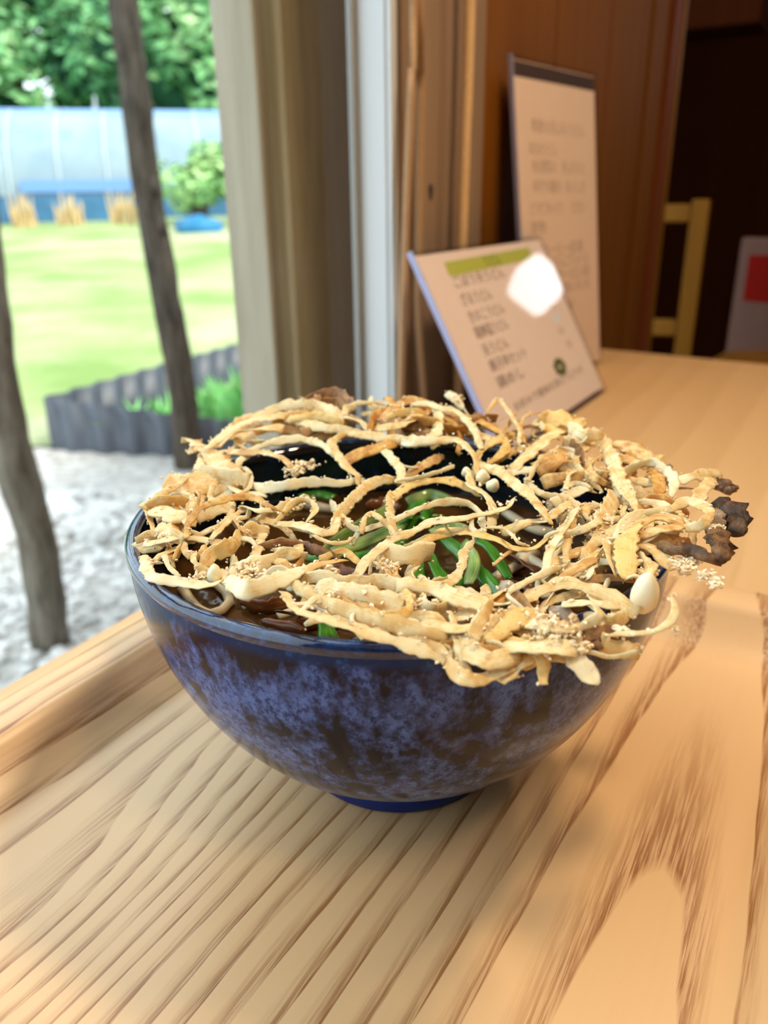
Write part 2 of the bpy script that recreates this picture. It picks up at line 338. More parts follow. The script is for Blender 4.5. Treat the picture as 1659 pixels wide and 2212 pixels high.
structure(terrain('ground_gravel', gravel_mat(), -7, 3.0, -3.0, 5.2, 40, 34, .015), 'pale gravel yard outside the window')
structure(terrain('grass_field', grass_mat(), -34, 16, 3.75, 60, 60, 70, .05, .02), 'bright green and straw coloured meadow rising to the greenhouse')
# loose pebbles
pb = MB()
t5 = (1+5**.5)/2; ICO = [Vector(v).normalized() for v in [(-1,t5,0),(1,t5,0),(-1,-t5,0),(1,-t5,0),(0,-1,t5),(0,1,t5),(0,-1,-t5),(0,1,-t5),(t5,0,-1),(t5,0,1),(-t5,0,-1),(-t5,0,1)]]
ICF = [(0,11,5),(0,5,1),(0,1,7),(0,7,10),(0,10,11),(1,5,9),(5,11,4),(11,10,2),(10,7,6),(7,1,8),(3,9,4),(3,4,2),(3,2,6),(3,6,8),(3,8,9),(4,9,5),(2,4,11),(6,2,10),(8,6,7),(9,8,1)]
for k in range(2600):
    x = random.uniform(-2.7, -.45); y = random.uniform(.9, 3.05); s = random.choice((.012, .016, .02, .028)); c = Vector((x, y, GZ+.006))
    if k < 90: s = random.uniform(.04, .075); x = random.uniform(-2.6, -.8); y = random.uniform(2.5, 3.0); c = Vector((x, y, GZ+.01))
    pb.add([c+Vector((v.x*s*random.uniform(.7, 1.3), v.y*s*random.uniform(.7, 1.3), v.z*s*.6)) for v in ICO], ICF)
tag(pb.build('pebbles', plain('pebble', (.60, .58, .56), .9, .15, .35, 3.0)), 'loose pale pebbles scattered over the gravel yard', 'pebbles', kind='stuff')
# slender trunks standing in the yard
def bark(name, l, d):
    m, nt, b = new_mat(name); v = mapped(nt, scale=(1, 1, .15)); f = noise_n(nt, v, 45, 5, .7); c = ramp(nt, f, [(.35, d), (.65, l)]); nt.links.new(c, b.inputs['Base Color']); setin(b, Roughness=.9)
    b.inputs['Specular IOR Level'].default_value = .15; bump(nt, b, f, .8, .008); return m
def trunk(pts, rad, label, mat, knots):
    base = Vector(pts[-1]); o = empty('tree_trunk', base); P = catmull([Vector(p)-base for p in reversed(pts)], .06)
    n = len(P); R = [rad[0]+(rad[1]-rad[0])*i/(n-1)+.006*noise.noise(Vector((0, 3.1, i*.35))) for i in range(n)]
    MB().tube(P, R, 16, .16).build('bark', mat, o, True)
    for (kx, ky, kz, r_) in knots:
        k = MB().add([Vector((kx, ky, kz))-base+Vector((v.x*r_, v.y*r_, v.z*r_*1.9))*(1+.25*noise.noise(v*2)) for v in ICO], ICF).build('knot', mat, o, True)
    return tag(o, label, 'tree trunk')
BK1 = bark('grey_bark', (.10, .082, .065), (.026, .021, .016)); BK2 = bark('pale_bark', (.24, .21, .17), (.075, .06, .045))
trunk([(-1.004, 3.39, 2.6), (-1.004, 3.39, .94), (-.997, 3.39, .717), (-.997, 3.39, .4975), (-.9965, 3.39, .321), (-.986, 3.39, .118), (-.974, 3.39, -.035), (-.961, 3.39, -.274), (-.9425, 3.39, -.483), (-.939, 3.39, -.746), (-.948, 3.39, -1.02)],
      (.068, .050), 'slender dark grey trunk standing in front of the greenhouse, right of the two', BK1, [(-.955, 3.36, .26, .03), (-.94, 3.36, .10, .028)])
trunk([(-.93, 1.762, 1.2), (-.9607, 1.762, .2406), (-.981, 1.762, -.08), (-.992, 1.762, -.256), (-.991, 1.762, -.4445), (-.976, 1.762, -.578), (-.971, 1.762, -.717), (-.977, 1.762, -.863), (-.99, 1.762, -1.02)],
      (.056, .044), 'grey brown trunk at the left edge standing in the gravel', BK2, [])
# corrugated edging of the planting bed
M['black_sheet'] = plain('black_corrugated_sheet', (.045, .055, .075), .45, .5, .2, 8)
def corrugated(a, b, z0, ztop, amp, wave, name, parent, base):
    a = Vector(a); b = Vector(b); d = b-a; L = d.length; d.normalize(); nrm = Vector((-d.y, d.x, 0)); n = int(L/wave*8); V = []; F = []
    for side in (0, .008):
        for i in range(n+1):
            t = i/n; p = a+d*L*t+nrm*(amp*math.sin(2*math.pi*L*t/wave)+side)
            V += [Vector((p.x, p.y, z0))-base, Vector((p.x, p.y, ztop[0]+(ztop[1]-ztop[0])*t))-base]
    m = (n+1)*2
    for i in range(n):
        F += [(2*i, 2*i+2, 2*i+3, 2*i+1), (m+2*i, m+2*i+1, m+2*i+3, m+2*i+2), (2*i+1, 2*i+3, m+2*i+3, m+2*i+1)]
    return mesh_obj(name, V, F, M['black_sheet'], parent, True)
pb0 = Vector((-1.73, 3.72, GZ)); bed = empty('planting_bed', pb0)
corrugated((-1.73, 3.72, 0), (-.74, 5.68, 0), GZ-.05, (-.72, -.70), .022, .17, 'back_sheet', bed, pb0)
corrugated((-1.735, 3.71, 0), (-.80, 3.52, 0), GZ-.05, (-.72, -.80), .018, .17, 'front_sheet', bed, pb0)
corrugated((-.80, 3.52, 0), (-.35, 3.30, 0), GZ-.05, (-.80, -.80), .018, .17, 'front_sheet', bed, pb0)
tag(bed, 'black corrugated sheet edging around a bed of tall green plants', 'planter')
gm = plain('leaf_blade', (.22, .55, .16), .6, .3, .35, 4)
gb = MB()
for k in range(420):
    u, v = random.random(), random.random(); x = -1.45+1.05*u+.35*v; y = 3.72+.05*u+1.25*v*(.35+.65*u)
    if x > -.45: continue
    h = random.uniform(.18, .42)*(.5+.7*u); b0 = Vector((x, y, GZ)); ln = Vector((random.uniform(-.1, .1), random.uniform(-.1, .1), 0)); wd = Vector((random.uniform(.008, .018), random.uniform(-.008, .008), 0))
    gb.add([b0-wd, b0+wd, b0+ln*.5+wd+Vector((0, 0, h*.6)), b0+ln*.5-wd+Vector((0, 0, h*.6)), b0+ln*1.6+Vector((0, 0, h))], [(0, 1, 2, 3), (3, 2, 4)])
tag(gb.build('bed_greens', gm), 'tall fresh green leaves filling the corrugated bed', 'plants', kind='stuff')

# plastic tunnel greenhouse
def plastic_mat():
    m = bpy.data.materials.new('greenhouse_film'); m.use_nodes = True; nt = m.node_tree; b = nt.nodes['Principled BSDF']; f = noise_n(nt, mapped(nt), .8, 4, .6)
    c = ramp(nt, f, [(.3, (.13, .21, .27)), (.6, (.22, .28, .31)), (.75, (.14, .27, .21))]); nt.links.new(c, b.inputs['Base Color']); setin(b, Roughness=.35); return m
g0 = Vector((-9.4, 20.0, -.12)); gh = empty('greenhouse', g0, math.radians(14))
L, RR, HH = 11.0, 2.4, 2.32; n = 18
def arch(t, r=1.0):
    a = math.pi*t; return Vector((0, -math.cos(a)*RR*r, (math.sin(a)**.8)*HH*r))
V = [arch(i/n)+Vector((x*L/10, 0, 0)) for x in range(11) for i in range(n+1)]; F = [(x*(n+1)+i, (x+1)*(n+1)+i, (x+1)*(n+1)+i+1, x*(n+1)+i+1) for x in range(10) for i in range(n)]
F += [tuple(range(n, -1, -1)), tuple(range(10*(n+1), 11*(n+1)))]
mesh_obj('film_cover', V, F, plastic_mat(), gh, True)
pipe = plain('white_pipe', (.42, .48, .52), .4, .4)
for k in range(12): MB().tube([arch(i/n, 1.012)+Vector((k*L/11, 0, 0)) for i in range(n+1)], .03, 6).build('hoop', pipe, gh, True)
for zz, yy, r_, mt in ((.85, -2.20, .045, pipe), (1.22, -2.02, .03, pipe)): MB().tube([(-.1, yy, zz), (L+.1, yy, zz)], r_, 6).build('rail', mt, gh)
MB().box(-.1, L+.1, -2.47, -2.42, -.05, .50).build('skirt', plain('blue_skirt', (.055, .16, .30), .6, .3, .3, 2), gh)
MB().box(1.2, 6.4, -2.44, -2.38, .56, .80).build('vent_strip', plain('blue_strip', (.16, .30, .58), .5, .3), gh)
MB().box(-.1, L+.1, -.35, .35, HH-.02, HH+.05).build('ridge_strip', plain('ridge_blue', (.30, .46, .76), .5, .3), gh)
tag(gh, 'long plastic tunnel greenhouse with blue skirt across the meadow', 'greenhouse')
tg = MB(); c0 = Vector((-3.35, 15.6, rise(-3.35, 15.6)))
V = [Vector((v.x*.55, v.y*.4, max(-.1, v.z*.34)))*(1+.5*noise.noise(v*1.7)) for v in ICO]
tag(mesh_obj('blue_tarp', V, ICF, plain('tarp', (.02, .16, .32), .5, .3, .2, 3), loc=c0, smooth=True), 'crumpled bright blue tarp beside the greenhouse', 'tarp')
for k, (x, y) in enumerate(((-9.2, 24.5), (-8.0, 24.8), (-6.7, 25.1), (-4.5, 25.6), (-3.9, 24.9), (-2.7, 25.8))):
    o = empty('garden_stake', (x, y, rise(x, y))); MB().tube([(0, 0, 0), (0, 0, 3.0+.12*(k % 3))], .035, 6).build('rod', pipe, o)
    MB().tube([(-.035, 0, 2.6), (-.035, 0, 2.9)], .05, 6).build('sleeve', pipe, o)
    tag(o, 'thin white stake standing behind the greenhouse', 'stake', 'white stakes behind the greenhouse')
# foliage
def leaf_mat(name, a, b_, c_):
    m, nt, b = new_mat(name); f = noise_n(nt, mapped(nt), .9, 4, .65); c = ramp(nt, f, [(.34, a), (.5, b_), (.64, c_)]); nt.links.new(c, b.inputs['Base Color']); setin(b, Roughness=.6); b.inputs['Specular IOR Level'].default_value = .3; return m
LM = [leaf_mat('leaf_deep', (.030, .12, .055), (.09, .28, .10), (.26, .48, .20)), leaf_mat('leaf_mid', (.045, .16, .06), (.15, .36, .13), (.40, .58, .26)), leaf_mat('leaf_light', (.09, .24, .09), (.26, .48, .17), (.50, .66, .30))]
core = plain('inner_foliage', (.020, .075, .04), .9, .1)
def foliage(nl, rx, ry, rz_, size, seed, lumps):
    rn = random.Random(seed); mb = MB(); cl = []
    for k in range(lumps):
        d = Vector((rn.gauss(0, 1), rn.gauss(0, 1), rn.gauss(0, .8))).normalized(); q = rn.uniform(.45, .85); cl.append((Vector((d.x*rx*q, d.y*ry*q, d.z*rz_*q)), rn.uniform(.28, .45)))
    for k in range(nl):
        c, r_ = rn.choice(cl); d = Vector((rn.gauss(0, 1), rn.gauss(0, 1), rn.gauss(0, 1))).normalized()
        p = c+Vector((d.x*rx*r_, d.y*ry*r_, d.z*rz_*r_))*rn.uniform(.75, 1.05); a = Vector((rn.gauss(0, 1), rn.gauss(0, 1), rn.gauss(0, .6))).normalized(); bb = a.cross(d+Vector((0, 0, .5)))
        if bb.length < .05: continue
        bb.normalize(); s = size*rn.uniform(.6, 1.3); mb.add([p-a*s, p+bb*s*.45, p+a*s, p-bb*s*.45], [(0, 1, 2, 3)])
    return mb
def tree(loc, rx, ry, rz_, h, k, nl, label, group=None, name='hillside_tree', cat='tree', size=.30, lumps=16):
    o = empty(name, loc); f = foliage(nl, rx, ry, rz_, size, 100+int(loc[0]*7+loc[1]*13), lumps)
    cr = f.build('crown', LM[k], o); cr.location = (0, 0, h)
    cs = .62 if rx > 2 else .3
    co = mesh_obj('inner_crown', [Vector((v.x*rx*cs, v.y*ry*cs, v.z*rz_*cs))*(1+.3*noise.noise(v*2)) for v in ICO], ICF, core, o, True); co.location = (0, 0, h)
    if h > rz_*.6: MB().tube([(0, 0, -.4), (.1, 0, h*.5), (0, .1, h)], [.22, .17, .10], 8, .1).build('trunk', BK1, o, True)
    return tag(o, label, cat, group)
def hz(x, y): return rise(x, y)+max(0, (y-25)*.22)
V = []; F = []; nx, ny = 20, 12
for j in range(ny+1):
    for i in range(nx+1):
        x = -40+60*i/nx; y = 25+30*j/ny; V.append((x, y, hz(x, y)-.15+.4*noise.noise(Vector((x*.3, y*.3, 0)))*(j > 0)))
for j in range(ny):
    for i in range(nx): a = j*(nx+1)+i; F.append((a, a+1, a+nx+2, a+nx+1))
structure(mesh_obj('hillside', V, F, plain('forest_floor', (.07, .16, .055), .9, .1, .4, .8), smooth=True), 'dark green wooded slope behind the greenhouse')
for (x, y, rx, rz_, h, k) in ((-17.5, 31, 3.2, 3.4, 3.6, 0), (-13.2, 29.5, 2.7, 2.7, 2.9, 1), (-9.6, 30.5, 3.0, 3.0, 3.3, 0), (-6.2, 29.5, 2.8, 3.0, 3.5, 1), (-3.2, 31, 3.2, 3.3, 3.4, 0),
                              (-20, 37, 4.2, 4.0, 6.6, 1), (-14.6, 36, 3.8, 3.8, 6.0, 2), (-9.8, 37, 3.9, 3.8, 6.4, 1), (-4.6, 36.5, 3.9, 4.0, 6.2, 2), (0.2, 35, 3.6, 3.8, 5.2, 1),
                              (-18, 43, 4.6, 4.2, 8.2, 2), (-11.5, 43, 4.6, 4.4, 8.4, 1), (-22.5, 31.5, 3.0, 3.2, 3.4, 1), (-27.5, 33, 3.4, 3.4, 3.8, 0), (-26, 38.5, 4.0, 4.0, 6.4, 2), (-32, 38, 4.2, 4.2, 6.0, 1), (-5.2, 43, 4.6, 4.4, 8.2, 0)):
    row = 'in the lowest row right behind the greenhouse' if y < 33 else 'on the middle of the wooded slope' if y < 40 else 'high on the wooded slope'
    tree((x, y, hz(x, y)-.1), rx, rx, rz_, h, k, 2600, ('deep green', 'mid green', 'light green')[k]+' leafy tree '+row, 'trees on the wooded slope')
tree((-3.75, 17.0, rise(-3.7, 17)), 1.0, .7, .85, .95, 2, 1500, 'pale green shrub growing in front of the greenhouse', None, 'garden_shrub', 'shrub', .11, 12)
tree((-8.75, 16.3, rise(-8.75, 16.3)), .62, .5, .7, 1.45, 2, 1200, 'light green shrub at the left end of the greenhouse', None, 'garden_shrub', 'shrub', .12, 10)
straw = plain('dry_stalk', (.62, .44, .22), .9, .1, .3, 5)
for k, (x, y, n_) in enumerate(((-8.3, 17.3, 26), (-7.3, 17.0, 20), (-6.4, 17.2, 26), (-5.3, 17.2, 22), (-2.4, 16.9, 24))):
    rn = random.Random(k); mb = MB(); z = rise(x, y)
    for i in range(n_):
        b0 = Vector((rn.uniform(-.22, .22), rn.uniform(-.15, .15), -.05)); h = rn.uniform(.35, .75); t_ = b0+Vector((rn.uniform(-.12, .12), rn.uniform(-.1, .1), h)); mb.tube([b0, (b0+t_)/2, t_], [.02, .03, .008], 4)
    tag(mb.build('dry_weeds', straw, loc=(x, y, z)), 'clump of straw coloured dry weeds along the greenhouse skirt', 'weeds', 'dry weeds along the greenhouse')

# ================================================================== TABLE, TRAY
TZ = -.008
tb = empty('table', (0, 0, ZF))
top = [(-.460, -.427), (.3024, .8930), (1.063, .344), (.3495, -.8946)]
def inv(p): return (p[0]*C30 - p[1]*S30, p[0]*S30 + p[1]*C30)
loc2 = [inv(p) for p in top]                 # table top outline in the room's own axes, so the grain runs along the window
def inset(q, d):
    cx = sum(p[0] for p in q)/4; cy = sum(p[1] for p in q)/4
    return [(p[0]-math.copysign(d, p[0]-cx), p[1]-math.copysign(d, p[1]-cy)) for p in q]
V = []; rings = ((TZ-.030, .003), (TZ-.028, 0), (TZ-.003, 0), (TZ, .003))
for z, d in rings: V += [(x, y, z-ZF) for x, y in inset(loc2, d)]
F = [(0, 1, 2, 3)] + [(k*4+i, k*4+4+i, k*4+4+(i+1) % 4, k*4+(i+1) % 4) for k in range(3) for i in range(4)] + [(15, 14, 13, 12)]
mesh_obj('tabletop', V, F, M['table'], tb, rz=RZ)
for x, y in inset(loc2, .06):
    MB().box(x-.025, x+.025, y-.025, y+.025, 0, TZ-.0305-ZF, .003).build('leg', M['table'], tb, rz=RZ)
tag(tb, 'light ash wooden table beside the window', 'table')

tr = empty('serving_tray', (0, 0, TZ), RZ)
W0, W1, L0, L1, RC = -.141, .165, -.250, .167, .052
def rrect(ins, n=14):
    x0, x1, y0, y1 = W0+ins, W1-ins, L0+ins, L1-ins; r_ = max(.006, RC-ins); P = []
    for cx, cy, a0 in ((x1-r_, y1-r_, 0), (x0+r_, y1-r_, 90), (x0+r_, y0+r_, 180), (x1-r_, y0+r_, 270)):
        for k in range(n+1): a = math.radians(a0+90*k/n); P.append((cx+r_*math.cos(a), cy+r_*math.sin(a)))
    return P
HR = .0165
prof = [(.010, TZ), (.0015, TZ+.003), (0, TZ+.006), (0, HR-.003), (.0008, HR-.0008), (.003, HR), (.0195, HR), (.0215, HR-.0006)]
for k in range(1, 11):
    u = k/10; prof.append((.0215+.0235*u, (HR-.0006)*(1-u)**1.7))
prof += [(.048, 0.0)]
V = []; F = []; n = len(rrect(0))
for ins, z in prof: V += [(x, y, z-TZ) for x, y in rrect(ins)]
for k in range(len(prof)-1):
    for i in range(n): j = (i+1) % n; F.append((k*n+i, k*n+j, k*n+n+j, k*n+n+i))
F.append(tuple(range((len(prof)-1)*n, len(prof)*n))); F.append(tuple(range(n-1, -1, -1)))
me_tray = mesh_obj('tray_body', V, F, M['tray'], tr, True)
for p in me_tray.data.polygons:
    if len(p.vertices) > 4: p.use_smooth = False
tag(tr, 'ash wood serving tray with raised rim under the blue bowl', 'tray')

# ================================================================== BOWL
bw = empty('noodle_bowl', (0, 0, 0))
H, ZFT, RFT = .098, .0115, .0345
def r_out(s): return RFT+(.0882-RFT)*(1-(1-s)**1.8)**(1/1.6)
outer = [(.0355, .0), (.0368, .0010), (.0366, .0045), (.0350, .0085), (.0345, ZFT)]
for k in range(1, 45):
    s = k/44; outer.append((r_out(s), ZFT+(H-.004-ZFT)*s))
lip = [(.0890, .0955), (.0890, .0968), (.0882, .0977), (.0869, .0980), (.0855, .0976), (.0846, .0966)]
inner = []
for k in range(43, 0, -1):
    s = k/44; inner.append((max(.0, r_out(s)-.0042), ZFT+.004+(H-.006-ZFT)*s))
MB().lathe(outer, 128).build('body', M['glaze'], bw, True)
MB().lathe(outer[-1:]+lip, 128).build('rim', M['glaze_rim'], bw, True)
MB().lathe([lip[-1]]+inner+[(.0001, ZFT+.004)], 128).build('inside', M['glaze_in'], bw, True)
MB().lathe([(.0001, .0035), (.026, .0035), (.0305, .0), (.0355, .0)], 96).build('foot_base', M['glaze'], bw, True)
tag(bw, 'deep blue speckled ceramic bowl of noodles on the wooden tray', 'bowl')

# broth and what floats in it
ZB = .0745
def broth_mat():
    m = bpy.data.materials.new('broth'); m.use_nodes = True; nt = m.node_tree; nt.nodes.clear()
    out = N(nt, 'ShaderNodeOutputMaterial'); mx = N(nt, 'ShaderNodeMixShader'); m2 = N(nt, 'ShaderNodeMixShader'); tr_ = N(nt, 'ShaderNodeBsdfTransparent'); df = N(nt, 'ShaderNodeBsdfDiffuse'); gl = N(nt, 'ShaderNodeBsdfGlossy'); fr = N(nt, 'ShaderNodeFresnel')
    tr_.inputs[0].default_value = (.62, .34, .12, 1); df.inputs[0].default_value = (.16, .07, .018, 1); gl.inputs['Roughness'].default_value = .04; fr.inputs[0].default_value = 1.34; m2.inputs[0].default_value = .45
    nt.links.new(tr_.outputs[0], m2.inputs[1]); nt.links.new(df.outputs[0], m2.inputs[2]); nt.links.new(fr.outputs[0], mx.inputs[0]); nt.links.new(m2.outputs[0], mx.inputs[1]); nt.links.new(gl.outputs[0], mx.inputs[2]); nt.links.new(mx.outputs[0], out.inputs[0])
    b = N(nt, 'ShaderNodeBump'); b.inputs['Strength'].default_value = .25; b.inputs['Distance'].default_value = .001; nt.links.new(noise_n(nt, mapped(nt), 60, 3, .5), b.inputs['Height']); nt.links.new(b.outputs[0], gl.inputs['Normal']); return m
rb = r_out((ZB-.004-ZFT)/(H-.006-ZFT))-.0044
V = [(0, 0, 0)]; F = []
for j in range(1, 9):
    for k in range(64): a = 2*math.pi*k/64; q = rb*j/8; V.append((q*math.cos(a), q*math.sin(a), .0006*noise.noise(Vector((q*math.cos(a)*60, q*math.sin(a)*60, 1)))*(j < 8)))
for k in range(64): F.append((0, 1+k, 1+(k+1) % 64))
for j in range(7):
    for k in range(64): a = 1+j*64+k; b_ = 1+j*64+(k+1) % 64; F.append((a, a+64, b_+64, b_))
tag(mesh_obj('broth', V, F, broth_mat(), loc=(0, 0, ZB), smooth=True), 'clear brown broth filling the blue bowl', 'broth')

CAMP = Vector((-.0047, -.2485, .1952))
def ribbon(P, width, thick, seed, flat=.55, twist=.45, jag=.16, n=8, taper=.45, step=.0013, base=Vector((0, 0, 0)), bumpy=0.0, wob=.22):
    rn = random.Random(seed); Q = catmull(P, step); m = len(Q); V = []; F = []; UV = []; a0 = rn.uniform(-twist, twist); a1 = rn.uniform(-twist, twist); ph = rn.uniform(0, 50); dist = 0.0; e0 = rn.uniform(taper, 1.0); e1 = rn.uniform(taper, 1.0)
    for i, p in enumerate(Q):
        t = (Q[min(i+1, m-1)]-Q[max(i-1, 0)]).normalized(); u = i/max(1, m-1)
        if i: dist += (p-Q[i-1]).length
        nr = (CAMP-p).normalized()*flat+Vector((0, 0, 1))*(1-flat); nr = nr-t*nr.dot(t); nr.normalize(); sd = t.cross(nr)
        an = a0+a1*math.sin(3.1*u+ph); nr2 = nr*math.cos(an)+sd*math.sin(an); sd2 = sd*math.cos(an)-nr*math.sin(an)
        e = min(1.0, e0+(1-e0)*u*6, e1+(1-e1)*(1-u)*6); wv = width*.5*e*(1+wob*noise.noise(Vector((dist*190, ph, 0)))); tv = thick*.5*min(1.0, .5+u*8, .5+(1-u)*8)
        curl = .16*width*noise.noise(Vector((dist*90, ph, 9)))
        for k in range(n):
            a = 2*math.pi*k/n; cx, cy = math.cos(a), math.sin(a); j = 1+jag*noise.noise(Vector((dist*520, ph+(0 if cx > 0 else 7), k*.01)))*(abs(cx)**2)+bumpy*noise.noise(Vector((dist*260, k*.9, ph)))
            V.append(p-base+sd2*(cx*wv*j)+nr2*(cy*tv*(1+bumpy*noise.noise(Vector((dist*300, k*1.3, ph))))+curl*(cx*cx-.4))); UV.append((dist*8, k/n if k <= n//2 else 1-k/n))
    for i in range(m-1):
        for k in range(n): j = (k+1) % n; F.append((i*n+k, i*n+j, i*n+n+j, i*n+n+k))
    F.append(tuple(range(n-1, -1, -1))); F.append(tuple(range((m-1)*n, m*n))); return V, F, UV, Q
def rows(s):
    out = []
    for ln in s.strip().split('\n'):
        a = ln.split(); out.append((int(a[0]), int(a[1])*1e-4, [Vector(tuple(int(v)*1e-4 for v in q.split(','))) for q in a[2:]]))
    return out
NOODLES = '''0 38 -731,-113,752 -649,-258,752 -567,-338,752 -458,-398,752 -310,-473,752
0 33 -705,-68,760 -609,-113,760 -548,-239,760 -593,-314,760 -677,-241,760
0 37 432,81,768 484,1,768 510,-109,768 465,-256,768
0 39 439,465,776 520,293,776 599,245,776
0 31 -383,-321,752 -272,-264,752 -178,-385,752 -66,-416,752
0 45 -552,471,760 -415,619,760 -257,561,760
0 38 272,-152,768 379,-51,768 502,98,768'''
GREENS = '''1 44 -277,39,790 -202,200,790 -118,332,790 -8,485,790
1 40 -226,23,804 -115,123,804 -12,239,804 43,338,804
0 35 -172,-48,818 -48,24,818 54,168,818
0 35 41,270,832 82,413,832 126,381,832 101,249,832
0 38 -13,237,790 88,333,790 189,367,790
0 40 171,145,804 224,-9,804 270,-156,804 312,-304,804
0 48 104,3,818 126,-145,818 159,-295,818
1 36 228,38,832 249,-115,832 213,-283,832
0 35 211,-143,790 146,-287,790 97,-254,790
0 50 -225,-441,804 -214,-506,804 -204,-582,804
0 37 -352,-11,818 -270,-44,818 -207,-24,818
1 40 47,441,832 143,515,832 221,433,832
0 42 -402,627,790 -329,668,790 -259,618,790
1 37 124,198,804 213,239,804 278,192,804
0 36 17,45,818 61,-71,818 62,-211,818
0 34 279,64,832 319,-28,832 346,-249,832'''
TOPPINGS = '''3 64 -508,-256,768 -429,-295,768 -352,-267,768
3 49 -316,-400,776 -231,-430,776 -176,-413,776
4 42 -145,-516,784 -65,-543,784 1,-535,784
3 62 371,11,792 426,-47,792 467,-121,792
3 51 358,-138,768 407,-163,768 439,-240,768
3 67 -122,557,776 -45,586,776 11,509,776
3 41 -426,-405,784 -353,-441,784 -281,-480,784
4 41 -389,-364,792 -317,-380,792 -245,-411,792
3 61 321,-12,768 348,-103,768 323,-220,768
3 52 -257,-26,776 -159,-84,776 -65,-156,776'''
